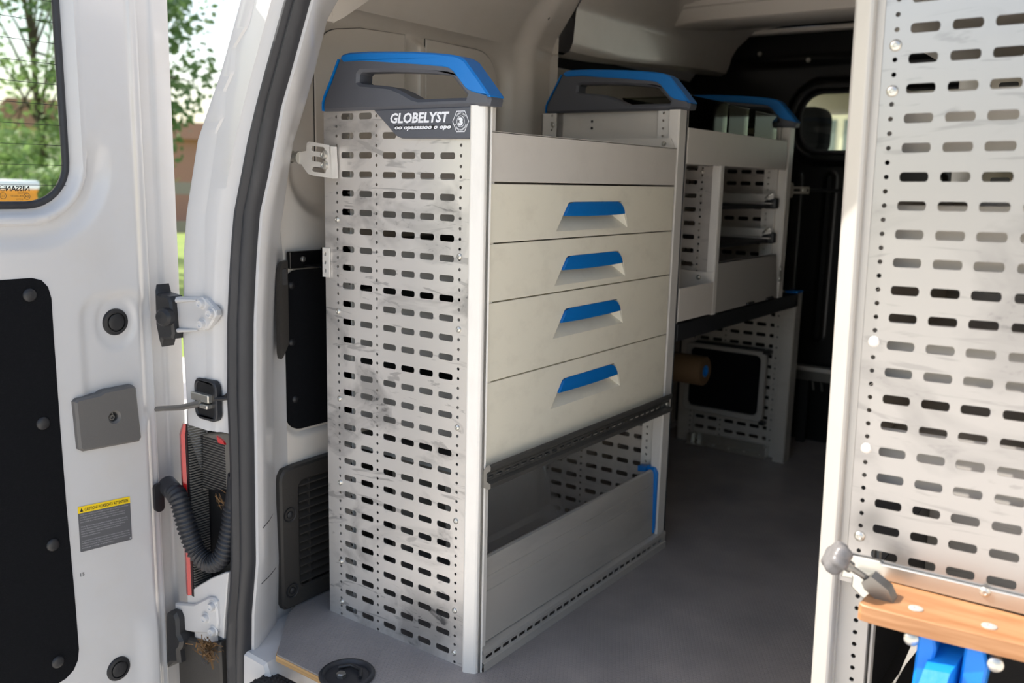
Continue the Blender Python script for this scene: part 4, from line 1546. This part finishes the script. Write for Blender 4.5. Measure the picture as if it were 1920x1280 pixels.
# white framed black plate standing against the end panel
t = thing('framed_plate', 'black plate in a white rounded frame under the far beam', 'panel', (-0.21, 1.63, 0.118))
FRY = lambda u, v, d: (u, 1.612 + d + (v - 0.12) * 0.02, v)
mb = MB()
mb.prism(rrect(-0.372, -0.088, 0.118, 0.352, 0.018), FRY, 0, 0.018, holes=[rrect(-0.354, -0.106, 0.137, 0.337, 0.018)], bev=0.002)
mb.build('frame', 'tray_grey', t)
mb = MB()
mb.prism(rrect(-0.356, -0.104, 0.135, 0.339, 0.018), FRY, 0.008, 0.012)
mb.build('plate', 'felt', t)
mb = MB()
mb.box((-0.10, 1.612, 0.345), (-0.075, 1.640, 0.358), 0.002)
mb.build('mounting_clip', 'black_plastic', t)
mb = MB()
mb.box((-0.34, 1.618, 0.353), (-0.101, 1.640, 0.359), 0.002)
mb.build('top_seal', 'black_plastic', t)
mb = MB()
mb.box((-0.10, 1.615, 0.108), (-0.08, 1.640, 0.120), 0.002)
mb.build('mounting_clip', 'black_plastic', t)
# paper roll
t = thing('paper_roll', 'brown paper roll with a blue core hanging under the far beam', 'paper roll', (-0.2, 1.17, 0.36))
mb = MB()
mb.lathe([(0.017, 0), (0.040, 0), (0.0425, -0.003), (0.0425, -0.27), (0.017, -0.27)], (-0.098, 1.16, 0.362), (1, 0, 0), 28)
mb.build('paper', 'kraft', t, smooth=40)
mb = MB()
mb.lathe([(0.017, 0), (0.017, 0.002), (0.012, 0.002), (0.012, -0.01), (0, -0.01)], (-0.098, 1.16, 0.362), (1, 0, 0), 20)
mb.build('core', 'blue', t, smooth=40, label='blue core')
mb = MB()
mb.tube([(-0.378, 1.16, 0.362), (-0.36, 1.16, 0.362)], 0.012, 10)
mb.box((-0.378, 1.150, 0.35), (-0.372, 1.170, 0.5115))
mb.build('holder', 'steel', t)

# small-parts bins on the far tray
bins = [(0.800, 0.150, 1.085, 'nearest clear plastic bin on the far unit top tray', 0.22), (1.030, 0.150, 1.083, 'middle clear plastic bin on the far unit top tray', 0.13), (1.205, 0.150, 1.080, 'farthest clear plastic bin on the far unit top tray', 0.17)]
for (y, w, zt, lbl, ln) in bins:
    t = thing('storage_bin', lbl, 'bin', (-0.1, y + ln / 2, 0.933), 'clear bins on the far tray')
    mb = MB()
    x0, x1 = -0.20, -0.020
    mb.box((x1 - 0.002, y, 0.934), (x1, y + ln, zt), 0.0005)
    mb.box((x0, y, 0.934), (x0 + 0.002, y + ln, zt))
    mb.box((x0, y, 0.934), (x1, y + 0.002, zt))
    mb.box((x0, y + ln - 0.002, 0.934), (x1, y + ln, zt))
    mb.box((x0, y, 0.934), (x1, y + ln, 0.936))
    mb.build('bin_body', 'clear', t)
    mb = MB()
    rim = [(x1, y, zt), (x1, y + ln, zt), (x0, y + ln, zt), (x0, y, zt), (x1, y, zt), (x1, y + ln * .3, zt)]
    mb.tube(rim, 0.0022, 6, False)
    mb.build('rim', 'clear', t, smooth=60)

# rail on the bulkhead and anchor bracket
t = thing('floor_rail', 'slotted aluminium rail low in front of the black bulkhead', 'rail', (0.2, 1.9, 0.25))
mb = MB()
mb.box((-0.078, 1.86, 0.228), (0.55, 1.90, 0.262), 0.002)
mb.build('bar', 'alu_dark', t)
mb = MB()
mb.plate(lambda u, v, d: (u, 1.859 - d, v), -0.078, 0.55, 0.262, 0.276, [(-0.058 + 0.03 * k, 0.011, 0.003, [0.269], 'slot') for k in range(20)], 0.0015)
mb.box((-0.078, 1.859, 0.262), (0.55, 1.90, 0.2755))
mb.build('slotted_strip', 'alu', t)
for x in (-0.015, 0.015):
    mb = MB()
    mb.tube([(x, 1.88, 0.23), (x, 1.90, 0.19)], 0.004, 8)
    mb.build('stud', 'zinc', t, smooth=60)
mb = MB()
mb.box((-0.06, 1.885, 0.0), (-0.03, 1.90, 0.23))
mb.build('stand', 'black_plastic', t)
mb = MB()
mb.box((0.50, 1.885, 0.0), (0.53, 1.90, 0.23))
mb.build('stand', 'black_plastic', t)


def fork_bracket(mb, fr, th=0.003, reach=0.055):
    """Zinc anchor plate: three-slot fork and a narrow tail."""
    out = [(0.0, -0.010), (reach, -0.010), (reach, -0.026), (reach + 0.06, -0.026), (reach + 0.06, 0.026), (reach, 0.026), (reach, 0.010), (0.0, 0.010)]
    hs = [rrect(reach + 0.010, reach + 0.042, v - 0.004, v + 0.004, 0.0038, 3) for v in (-0.016, 0.0, 0.016)]
    mb.prism(out, fr, 0, th, holes=hs, bev=0.0008)


t = thing('anchor_bracket', 'zinc fork bracket between the far unit and the black bulkhead', 'bracket', (0.0, 1.55, 0.87))
mb = MB()
mb.prism([(-0.012, 0.895), (0.012, 0.895), (0.014, 0.884), (0.046, 0.884), (0.046, 0.862), (0.014, 0.862), (0.012, 0.850), (-0.012, 0.850)], lambda u, v, d: (u - 0.03 + 0.0, 1.50 + d + (u + 0.012) * 1.5, v), 0, 0.003, holes=[rrect(-0.006, 0.004, 0.868, 0.878, 0.002, 2), rrect(0.014, 0.028, 0.869, 0.877, 0.002, 2)])
mb.build('plate', 'zinc', t)
mb = MB()
mb.lathe([(0.007, 0), (0.006, 0.004), (0, 0.004)], (0.007, 1.572, 0.873), (0.6, -0.8, 0), 12)
mb.build('bolt', 'zinc', t, smooth=40)
mb = MB()
mb.tube([(0.010, 1.575, 0.873), (0.012, 1.915, 0.873)], 0.005, 8)
mb.build('rod', 'black_plastic', t, smooth=60)

# ================================================================== THINGS ON THE LEFT WALL
t = thing('anchor_bracket', 'large pale fork bracket tying the near end panel to the body pillar', 'bracket', (-0.40, -0.01, 0.91))
mb = MB()
# a plate that leaves the panel obliquely towards the pillar
e1 = Vector((0.118, 0.008, -0.010))
e1n = e1.normalized()
e2n = Vector((-0.05, 0.0, 1.0)).normalized()
e3n = e1n.cross(e2n).normalized()
O = Vector((-0.440, -0.022, 0.917))
BF = lambda u, v, d: tuple(O + e1n * u + e2n * v + e3n * d)
out = [(0.0, -0.011), (0.018, -0.012), (0.026, -0.021), (0.034, -0.028), (0.050, -0.030), (0.092, -0.030), (0.094, 0.026), (0.090, 0.030), (0.040, 0.032), (0.034, 0.028), (0.032, 0.014), (0.018, 0.011), (0.0, 0.011)]
hs = [rrect(0.044, 0.080, v - 0.0048, v + 0.0048, 0.0046, 4) for v in (-0.018, 0.0015, 0.020)]
mb.prism(out, BF, 0, 0.003, holes=hs, bev=0.0008)
mb.prism([(0.092, -0.030), (0.096, -0.030), (0.096, 0.028), (0.092, 0.028)], BF, 0.003, -0.012)
br = mb.build('fork_plate', 'post', t)
for v in (-0.008, 0.011):
    mb = MB()
    mb.lathe([(0.0085, 0), (0.0085, 0.002), (0.0068, 0.0055), (0.004, 0.0065), (0.003, 0.005), (0, 0.005)], BF(0.079, v, 0.0025), tuple(e3n), 16)
    mb.build('screw', 'zinc', br, smooth=40)
mb = MB()
mb.lathe([(0.0, -0.024), (0.0125, -0.024), (0.013, -0.016), (0.0125, -0.011), (0.0095, -0.010), (0.0095, 0.006), (0.0122, 0.007), (0.0122, 0.013), (0.0, 0.013)], O, tuple(e1n), 18)
mb.build('collar', 'zinc', t, smooth=35)

t = thing('felt_panel', 'black felt lining panel on the wall behind the near shelving unit', 'panel', (-0.47, 0.1, 0.54))
mb = MB()
mb.prism(rrect(-0.026, 0.35, 0.370, 0.697, 0.035), F_x(-0.482), 0, 0.007, bev=0.001)
fl = mb.build('lining', 'felt', t)
for (y, z) in ((-0.008, 0.668), (-0.010, 0.553), (-0.004, 0.435), (0.3, 0.66), (0.3, 0.41)):
    mb = MB()
    mb.lathe([(0.008, 0), (0.007, 0.002), (0.003, 0.004), (0, 0.0042)], (-0.475, y, z), (1, 0, 0), 14)
    mb.build('button', 'black_plastic', fl, smooth=60)
t = thing('trim_flap', 'slim dark grey trim cover on edge beside the black felt wall lining', 'cover', (-0.45, -0.06, 0.62))
mb = MB()
FLP = [(-0.0465, 0.722), (-0.062, 0.720), (-0.071, 0.708), (-0.0745, 0.69), (-0.0765, 0.545), (-0.0735, 0.534), (-0.068, 0.536), (-0.048, 0.560)]
mb.prism(FLP, lambda u, v, d: (-0.452 + d + (u + 0.05) * -0.3, u, v), 0, 0.014, bev=0.003)
fb = mb.build('cover', 'trim_black', t, smooth=35)
mb = MB()
mb.prism([(-0.067, 0.705), (-0.055, 0.708), (-0.052, 0.676), (-0.066, 0.676)], lambda u, v, d: (-0.437 + d, u, v), 0, 0.0035, bev=0.001)
mb.build('catch', 'black_plastic', fb)
t = thing('wall_strap', 'short black bracket bar on the wall above the felt lining', 'bracket', (-0.46, 0.02, 0.72))
mb = MB()
mb.box((-0.473, -0.022, 0.702), (-0.462, 0.085, 0.736), 0.002)
mb.box((-0.466, 0.010, 0.706), (-0.382, 0.085, 0.708))
wsb = mb.build('bar', 'bulkhead', t)
mb = MB()
screw_mb(mb, (-0.462, 0.010, 0.720), (1, 0, 0), 0.006, 0.005)
mb.build('screw', 'steel', wsb, smooth=40)
t = thing('mounting_plate', 'small white punched plate at the left edge of the end panel', 'bracket', (-0.38, 0, 0.72))
mb = MB()
mb.plate(F_y(-0.004), -0.3925, -0.3705, 0.692, 0.748, [(-0.3815, 0.003, 0.004, [0.704, 0.720, 0.736], 'hole')], 0.003)
mb.box((-0.3925, -0.004, 0.692), (-0.389, 0.03, 0.748))
mb.build('plate', 'post', t)

# ventilation grille low on the wall
t = thing('vent_grille', 'dark grey louvred vent cover low on the wall beside the end panel', 'vent', (-0.46, 0.08, 0))
GX = -0.452
mb = MB()
go = [(-0.066, 0.278), (-0.064, 0.290), (-0.055, 0.301), (-0.02, 0.303), (0.25, 0.306), (0.26, 0.295), (0.26, 0.004), (-0.05, 0.001), (-0.060, 0.003), (-0.0655, 0.014)]
mb.prism(go, F_x(GX, -1), 0, 0.022, holes=[rrect(-0.018, 0.235, 0.040, 0.268, 0.014)], bev=0.004)
gr = mb.build('cover', 'trim_black', t, smooth=40)
mb = MB()
mb.box((GX - 0.021, -0.02, 0.03), (GX - 0.018, 0.24, 0.275))
mb.build('backing', 'black', gr)
for i in range(13):
    z = 0.050 + i * 0.0175
    mb = MB()
    mb.add([(GX - 0.018, -0.018, z + 0.013), (GX - 0.018, 0.235, z + 0.013), (GX - 0.0015, 0.235, z), (GX - 0.0015, -0.018, z), (GX - 0.018, -0.018, z + 0.010), (GX - 0.018, 0.235, z + 0.010), (GX - 0.0015, 0.235, z - 0.003), (GX - 0.0015, -0.018, z - 0.003)], [(0, 1, 2, 3), (7, 6, 5, 4), (3, 2, 6, 7)])
    mb.build('slat', 'trim_black', gr)
for y in (0.010, 0.10, 0.19):
    mb = MB()
    mb.box((GX - 0.018, y, 0.04), (GX - 0.003, y + 0.002, 0.268))
    mb.build('upright', 'trim_black', gr)
for (y, z) in ((-0.044, 0.205), (-0.042, 0.040)):
    mb = MB()
    mb.lathe([(0.016, 0.0), (0.0155, 0.002), (0.013, 0.001), (0.011, -0.004), (0.008, -0.004), (0.0075, 0.002), (0.004, 0.004), (0, 0.004)], (GX + 0.0005, y, z), (1, 0, 0), 18)
    mb.build('clip', 'black_plastic', gr, smooth=40)

# ================================================================== RIGHT RACK
RO = Vector((0.65781581, -0.00960021, 1.07267467))
ru = Vector((0.99965758, 0.01628065, 0.02048559))
rv = Vector((-0.02037359, -0.0070156, 0.99976782))
rn = rv.cross(ru).normalized()
RXF = Matrix(((ru.x, rn.x, rv.x, RO.x), (ru.y, rn.y, rv.y, RO.y), (ru.z, rn.z, rv.z, RO.z), (0, 0, 0, 1)))
r1 = thing('shelving_unit', 'right shelving unit, large blurred punched end panel in the foreground', 'shelving unit', (0.8, 0.37, 0))
RS = [0.0, 0.0455, 0.0900, 0.1355, 0.1950, 0.2415]
RH = [-0.0315, 0.1670, 0.2700]


def rack_cols(vmin, vmax):
    rows = [P * k for k in range(-24, 8) if vmin < P * k < vmax]
    half = [P / 2 * k for k in range(-60, 16) if vmin - 0.01 < P / 2 * k < vmax + 0.01]
    return [(c, 0.0163, 0.0052, rows, 'slot') for c in RS] + [(c, 0.0029, 0.0029, half, 'hole') for c in RH]


mb = MB(RXF)
mb.plate(F_y(0.0), -0.0555, 0.305, -0.705, 0.115, rack_cols(-0.665, 0.115), 0.0015)
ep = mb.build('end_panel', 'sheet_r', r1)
mb = MB(RXF)
mb.box((-0.0555, -0.0012, -0.665), (-0.0460, 0.0, 0.115))
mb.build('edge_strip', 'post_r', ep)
for v in (-0.018, -0.0710, -0.378, -0.518, -0.638):
    rivet(ep, -0.0318, 0.0, v, xf=RXF, m='post' if v < -0.3 and v > -0.6 else 'zinc', r=0.0072)
rp = [(-x - 0.0815, y) for x, y in NEAR_POST]
mb = MB(RXF)
mb.prism(rp, F_z(-1.074), 0, 1.19)
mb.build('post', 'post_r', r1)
mb = MB(RXF)
vh = [P / 2 * k for k in range(-61, -38)]
mb.plate(F_y(0.012), -0.0555, -0.0180, -1.074, -0.66, [(-0.0315, 0.0032, 0.0032, vh, 'hole')], 0.002)
mb.box((-0.0555, 0.004, -1.074), (-0.0535, 0.014, -0.66))
mb.box((-0.0180, 0.012, -1.074), (-0.0160, 0.034, -0.66))
mb.box((-0.0130, 0.020, -1.074), (-0.0100, 0.034, -0.66))
mb.build('post_flange', 'post_r', r1)
mb = MB(RXF)
mb.box((0.300, 0.0, -1.074), (0.33, 0.03, 0.115), 0.002)
mb.build('back_post', 'post_r', r1)
mb = MB(RXF)
mb.box((0.300, 0.72, -1.074), (0.33, 0.75, 0.115), 0.002)
mb.build('back_post', 'post_r', r1)
mb = MB(RXF)
mb.box((-0.080, 0.72, -1.074), (-0.04, 0.75, 0.115), 0.002)
mb.build('back_post', 'post_r', r1)
mb = MB(RXF)
mb.plate(F_y(0.748), -0.0555, 0.305, -1.07, 0.115, rack_cols(-1.05, 0.115), 0.0015)
mb.build('end_panel', 'sheet_b', r1)
for (v, h) in ((0.02, 0.07), (-0.145, 0.10), (-0.29, 0.11), (-0.43, 0.10), (-0.57, 0.10)):
    mb = MB(RXF)
    mb.box((-0.070, 0.020, v - 0.002), (0.300, 0.72, v))
    mb.box((-0.072, 0.020, v - 0.002), (-0.070, 0.72, v + h))
    mb.box((0.298, 0.020, v - 0.002), (0.300, 0.72, v + h))
    mb.box((-0.070, 0.030, v), (0.298, 0.032, v + h * 0.75))
    mb.build('shelf_tray', 'tray', r1)
mb = MB(RXF)
mb.box((-0.07, 0.03, -1.066), (0.30, 0.72, -1.04), 0.003)
mb.box((-0.068, 0.04, -1.04), (-0.066, 0.72, -0.80))
mb.build('floor_box', 'black_plastic', r1)
# stabilising brace seen low under the board
mb = MB(RXF)
mb.prism([(-0.012, -0.92), (0.006, -0.89), (0.03, -0.80), (0.045, -0.78), (0.045, -0.80), (0.02, -0.85)], F_y(0.10), 0, 0.004)
mb.build('brace', 'alu', r1)

# folding work board with clamp knob and vice
t = thing('work_board', 'folding beech work board bolted across the right shelving unit', 'work board', (0.74, -0.05, 0.36))
# steel angle behind it
mb = MB(RXF)
mb.prism([(-0.046, -0.665), (-0.004, -0.664), (0.0, -0.6675), (0.31, -0.6685), (0.31, -0.690), (-0.005, -0.688), (-0.012, -0.694), (-0.05, -0.697)], F_y(-0.0065), 0, 0.005, bev=0.001)
mb.build('steel_angle', 'zinc', t)
for v, u in ((-0.6915, -0.0288), (-0.672, 0.12)):
    rivet(t, u, -0.0065, v, xf=RXF, r=0.0065)
ZB = 0.3845
bd = [(0.6675, -0.096), (0.6690, -0.066), (0.6715, -0.040), (0.6735, -0.016), (0.682, -0.008), (0.98, -0.003), (0.98, -0.080), (0.844, -0.085), (0.752, -0.096), (0.684, -0.101), (0.672, -0.100)]
mb = MB()
mb.prism(bd, lambda u, v, d: (u, v, ZB - d), 0, 0.0205, bev=0.0012)
bo = mb.build('board', 'wood', t, smooth=30)
for (x, y) in ((0.727, -0.069), (0.806, -0.062), (0.90, -0.055)):
    mb = MB()
    mb.lathe([(0.0085, 0), (0.0085, 0.0008), (0.007, 0.0014), (0.0025, 0.0014), (0.002, 0.0004), (0, 0.0004)], (x, y, ZB), (0, 0, 1), 18)
    mb.build('screw', 'alu', bo, smooth=40)
# clamp knob, spindle and jaw
kc = Vector((0.634, -0.088, 0.4305))
jw = Vector((0.676, -0.062, 0.399))
ax = (kc - jw).normalized()
sd = ax.cross(Vector((0, 0, 1))).normalized()
up = sd.cross(ax).normalized()
mb = MB()
rings = []
for (rr, d) in ((0.010, -0.013), (0.0165, -0.010), (0.0195, -0.004), (0.0195, 0.004), (0.0170, 0.009), (0.0120, 0.0115), (0.005, 0.0105), (0.0001, 0.010)):
    rings.append([kc + ax * d + (sd * math.cos(a) + up * math.sin(a)) * rr * (1 + 0.11 * math.cos(6 * a) * (rr > 0.011)) for a in frange(0, 2 * math.pi, 48)[:-1]])
mb.loft(rings, True)
mb.build('clamp_knob', 'knob', t, smooth=45)
mb = MB()
mb.tube([kc - ax * 0.010, kc - ax * 0.022], 0.0075, 12)
mb.tube([kc - ax * 0.020, jw], 0.004, 10)
mb.build('spindle', 'steel', t, smooth=50)
mb = MB()
JF = lambda u, v, d: tuple(jw + Vector((0.8, 0.1, -0.6)) * u + Vector((0.6, 0.0, 0.8)) * v + Vector((0, -1, 0)) * d)
mb.prism([(-0.012, -0.006), (-0.004, -0.010), (0.026, -0.0085), (0.034, -0.004), (0.034, 0.001), (0.014, 0.0115), (-0.010, 0.0095)], JF, -0.012, 0.012, bev=0.002)
mb.build('clamp_jaw', 'steel', t, smooth=35)
mb = MB()
mb.prism([(0.640, 0.389), (0.668, 0.390), (0.668, 0.366), (0.656, 0.360), (0.640, 0.372)], F_y(-0.030), 0, 0.024, bev=0.002)
mb.build('jaw_plate', 'zinc', t, smooth=35)

t = thing('bench_vice', 'blue painted vice fixed under the work board', 'vice', (0.77, -0.06, 0.3))
mb = MB()
mb.prism([(0.735, 0.3635), (0.752, 0.3635), (0.756, 0.345), (0.752, 0.300), (0.748, 0.245), (0.733, 0.245)], F_y(-0.082), 0, 0.05, bev=0.003)
mb.prism([(0.786, 0.3635), (0.806, 0.3635), (0.812, 0.345), (0.808, 0.295), (0.803, 0.245), (0.782, 0.245)], F_y(-0.082), 0, 0.05, bev=0.003)
mb.build('bracket', 'blue_cast', t, smooth=35)
mb = MB()
mb.loft([[(0.750, -0.050, 0.342), (0.786, -0.050, 0.346), (0.786, -0.045, 0.300), (0.750, -0.045, 0.296)], [(0.748, -0.098, 0.326), (0.776, -0.098, 0.330), (0.774, -0.098, 0.285), (0.744, -0.098, 0.281)], [(0.742, -0.125, 0.290), (0.772, -0.125, 0.294), (0.770, -0.122, 0.250), (0.738, -0.122, 0.246)]], True, True)
mb.build('slide_bar', 'blue_cast', t)
mb = MB()
mb.box((0.75, -0.05, 0.33), (0.79, -0.03, 0.3635))
mb.build('black_block', 'black', t)  # plain black block between the two brackets
for (x, z) in ((0.7265, 0.3500), (0.8175, 0.349)):
    mb = MB()
    mb.lathe([(0.0, -0.02), (0.005, -0.02), (0.005, 0.0), (0.0088, 0.001), (0.0088, 0.008), (0.006, 0.0105), (0, 0.011)], (x, -0.074, z), (0.2, -1, 0), 16)
    mb.build('bolt', 'zinc', t, smooth=40)

# ================================================================== OUTSIDE
def tree(name, label, base, crown, rad, n, leaf, m, trunk=0.09, seed=1, clumps=14, group=None):
    rnd = random.Random(seed)
    t = thing(name, label, 'tree', base, group)
    b, c = Vector(base), Vector(crown)
    mb = MB()
    mb.tube([b, b + (c - b) * 0.35 + Vector((0.08, 0.05, 0)), b + (c - b) * 0.7, c + Vector((0, 0, rad[2] * 0.5))], [trunk, trunk * 0.8, trunk * 0.6, trunk * 0.2], 9)
    cl = []
    for i in range(clumps):
        while True:
            p = Vector((rnd.uniform(-1, 1), rnd.uniform(-1, 1), rnd.uniform(-1, 1)))
            if 0.3 < p.length < 1:
                break
        q = Vector((c.x + p.x * rad[0], c.y + p.y * rad[1], c.z + p.z * rad[2]))
        cl.append(q)
        s = b + (c - b) * rnd.uniform(0.5, 0.95)
        mb.tube([s, (s + q) / 2 + Vector((0, 0, 0.1)), q], [trunk * 0.3, trunk * 0.2, trunk * 0.06], 5)
    mb.build('trunk', 'bark', t, smooth=60)
    mb = MB()
    cr = min(rad) * 0.42
    for i in range(n):
        q = rnd.choice(cl)
        p = q + Vector((rnd.gauss(0, 1), rnd.gauss(0, 1), rnd.gauss(0, 1))) * cr * 0.5
        d = Vector((rnd.uniform(-1, 1), rnd.uniform(-1, 1), rnd.uniform(-1, 0.4))).normalized()
        s = d.cross(Vector((rnd.uniform(-1, 1), rnd.uniform(-1, 1), rnd.uniform(-1, 1)))).normalized()
        L_ = leaf * rnd.uniform(0.7, 1.3)
        mb.add([p, p + d * L_ * 0.5 + s * L_ * 0.32, p + d * L_, p + d * L_ * 0.5 - s * L_ * 0.32], [(0, 1, 2, 3)])
    mb.build('foliage', m, t, kind='stuff')
    return t


def at(dx, dy, D, z):
    return (CAM.x + dx * D, CAM.y + dy * D, z)


tree('broadleaf_tree', 'dark broadleaf tree beyond the door, half hidden by the door post', at(-0.858, 0.513, 14, -0.56), at(-0.858, 0.513, 14, 2.5), (1.05, 1.05, 1.7), 3600, 0.12, 'leaf_dark', 0.12, 3, 22)
tree('broadleaf_tree', 'pale green birch-like tree seen through the door window', at(-0.893, 0.447, 17, -0.56), at(-0.893, 0.447, 17, 3.0), (0.8, 0.8, 2.4), 2600, 0.11, 'leaf', 0.09, 8, 26)
tree('broadleaf_tree', 'tree cut by the left edge of the photo, high in the door window', at(-0.928, 0.372, 14, -0.56), at(-0.924, 0.383, 14, 3.35), (0.8, 0.8, 1.0), 2000, 0.12, 'leaf_dark', 0.1, 12, 14)
tree('garden_shrub', 'low bright shrub behind the lower part of the door window', at(-0.884, 0.467, 11, -0.56), at(-0.884, 0.467, 11, 0.45), (0.75, 0.75, 0.75), 3500, 0.10, 'leaf', 0.03, 21, 16)

hs = thing('house', 'red-brown rendered house between the door and the body pillar', 'house', at(-0.84, 0.545, 26, -0.56))
mb = MB()
c = Vector(at(-0.84, 0.545, 26, 0))
e = Vector((0.545, 0.84, 0))
f = Vector((-0.84, 0.545, 0))
HB = lambda u, v, d: tuple(c + e * u + f * d + Vector((0, 0, v)))
mb.prism([(-1.6, -0.56), (3.0, -0.56), (3.0, 1.75), (-1.6, 1.75)], HB, 0, 4)
mb.build('wall', 'brick', hs)
mb = MB()
mb.prism([(-1.8, 1.72), (3.2, 1.72), (2.6, 2.15), (-1.2, 2.15)], HB, -0.25, 4.2)
mb.build('roof', 'brick', hs)
hs = thing('house', 'small beige house with dark roof at the left edge of the door window', 'house', at(-0.918, 0.395, 20, -0.56))
c = Vector(at(-0.918, 0.395, 20, 0))
e = Vector((0.395, 0.918, 0))
f = Vector((-0.918, 0.395, 0))
HB2 = lambda u, v, d: tuple(c + e * u + f * d + Vector((0, 0, v)))
mb = MB()
mb.prism([(-3.5, -0.56), (0.75, -0.56), (0.75, 1.05), (-1.4, 2.6), (-3.5, 1.05)], HB2, 0, 4)
mb.build('wall', 'render', hs)
mb = MB()
mb.prism([(-1.4, 2.75), (0.95, 1.02), (0.85, 0.92), (-1.4, 2.55), (-3.6, 0.92), (-3.7, 1.02)], HB2, -0.3, 4.2)
mb.build('roof', 'roof', hs)
hs = thing('house', 'distant pale grey building behind the trees in the door window', 'house', at(-0.893, 0.45, 36, -0.56))
c3 = Vector(at(-0.893, 0.45, 36, 0))
e3 = Vector((0.45, 0.893, 0))
f3 = Vector((-0.893, 0.45, 0))
HB3 = lambda u, v, d: tuple(c3 + e3 * u + f3 * d + Vector((0, 0, v)))
mb = MB()
mb.prism([(-1.6, -0.6), (3.5, -0.6), (3.5, 2.3), (-1.6, 2.3)], HB3, 0, 5)
mb.build('wall', 'render', hs)
mb = MB()
mb.prism([(-1.9, 2.25), (3.8, 2.25), (3.0, 3.2), (-1.0, 3.2)], HB3, -0.3, 5)
mb.build('roof', 'brick', hs)
fn = thing('garden_fence', 'weathered wooden rail fence on the lawn beyond the door gap', 'fence', at(-0.833, 0.553, 12, -0.56))
c4 = Vector(at(-0.833, 0.553, 12, 0))
e4 = Vector((0.45, 0.893, 0))
for z in (0.60, 0.12):
    mb = MB()
    a, b = c4 - e4 * 0.8, c4 + e4 * 4
    n4 = Vector((-0.893, 0.45, 0)) * 0.03
    mb.add([p + Vector((0, 0, z + h)) + n4 * s for s in (0, 1) for h in (0, 0.15) for p in (a, b)], [(0, 1, 3, 2), (4, 5, 7, 6), (0, 1, 5, 4), (2, 3, 7, 6), (0, 2, 6, 4), (1, 3, 7, 5)])
    mb.build('rail', 'fence', fn)
for k in range(4):
    mb = MB()
    p = c4 + e4 * (-0.6 + 1.5 * k) + Vector((-0.04, 0.02, 0))
    mb.box((p.x - 0.05, p.y - 0.05, -0.58), (p.x + 0.05, p.y + 0.05, 0.78), 0.01)
    mb.build('fence_post', 'fence', fn)
wb = thing('wheeled_bin', 'ochre bin with white lid at the left edge of the door window', 'bin', at(-0.913, 0.408, 7, -0.55))
p = Vector(at(-0.915, 0.403, 7, 0))
mb = MB()
mb.loft([[(p.x - w, p.y - w, z), (p.x + w, p.y - w, z), (p.x + w, p.y + w, z), (p.x - w, p.y + w, z)] for w, z in ((0.20, -0.5), (0.23, 0.72), (0.24, 0.74))], True, True)
mb.build('bin_body', 'orange', wb)
mb = MB()
mb.box((p.x - 0.25, p.y - 0.25, 0.74), (p.x + 0.25, p.y + 0.25, 0.80), 0.02)
mb.build('lid', 'print', wb)
for k in (-0.15, 0.15):
    mb = MB()
    mb.lathe([(0.0, -0.03), (0.07, -0.03), (0.08, 0.0), (0.07, 0.03), (0, 0.03)], (p.x - 0.2, p.y + k, -0.47), (0, 1, 0), 14)
    mb.build('wheel', 'black_plastic', wb)

# house and seat seen through the bulkhead window
hs = thing('house', 'cream house with pale gable seen through the bulkhead window', 'house', (-3.4, 14, -0.55))
mb = MB()
mb.prism([(-7.5, -0.55), (-2.2, -0.55), (-2.2, 1.95), (-4.0, 2.20), (-7.5, 2.2)], F_y(14.0), 0, 5)
mb.build('wall', 'render', hs)
mb = MB()
mb.prism([(-7.6, 2.19), (-4.0, 2.19), (-2.0, 1.93), (-2.0, 2.10), (-3.9, 2.45), (-7.6, 2.45)], F_y(13.8), 0, 5.3)
mb.build('roof', 'print', hs)
for x in (-3.72, -3.50, -4.4, -2.9):
    mb = MB()
    mb.box((x - 0.05, 13.97, 1.45), (x + 0.05, 14.0, 1.95))
    mb.build('window', 'shutter', hs)
t = thing('car_seat', 'black front seat headrest behind the bulkhead window', 'seat', (-0.36, 2.5, 0))
mb = MB()
mb.prism(rrect(-0.52, -0.228, 1.005, 1.195, 0.05), F_y(2.45), 0, 0.10, bev=0.02)
mb.build('headrest', 'felt', t, smooth=50)
mb = MB()
mb.prism(rrect(-0.55, -0.14, 0.30, 0.98, 0.06), F_y(2.44), 0, 0.14, bev=0.02)
mb.build('backrest', 'felt', t, smooth=50)
for x in (-0.42, -0.32):
    mb = MB()
    mb.tube([(x, 2.50, 0.95), (x, 2.50, 1.03)], 0.007, 8)
    mb.build('headrest_rod', 'steel', t, smooth=60)
mb = MB()
mb.box((-0.55, 2.40, 0.15), (-0.14, 2.95, 0.33), 0.04)
mb.box((-0.50, 2.45, -0.13), (-0.20, 2.85, 0.16))
mb.build('cushion', 'felt', t, smooth=50)
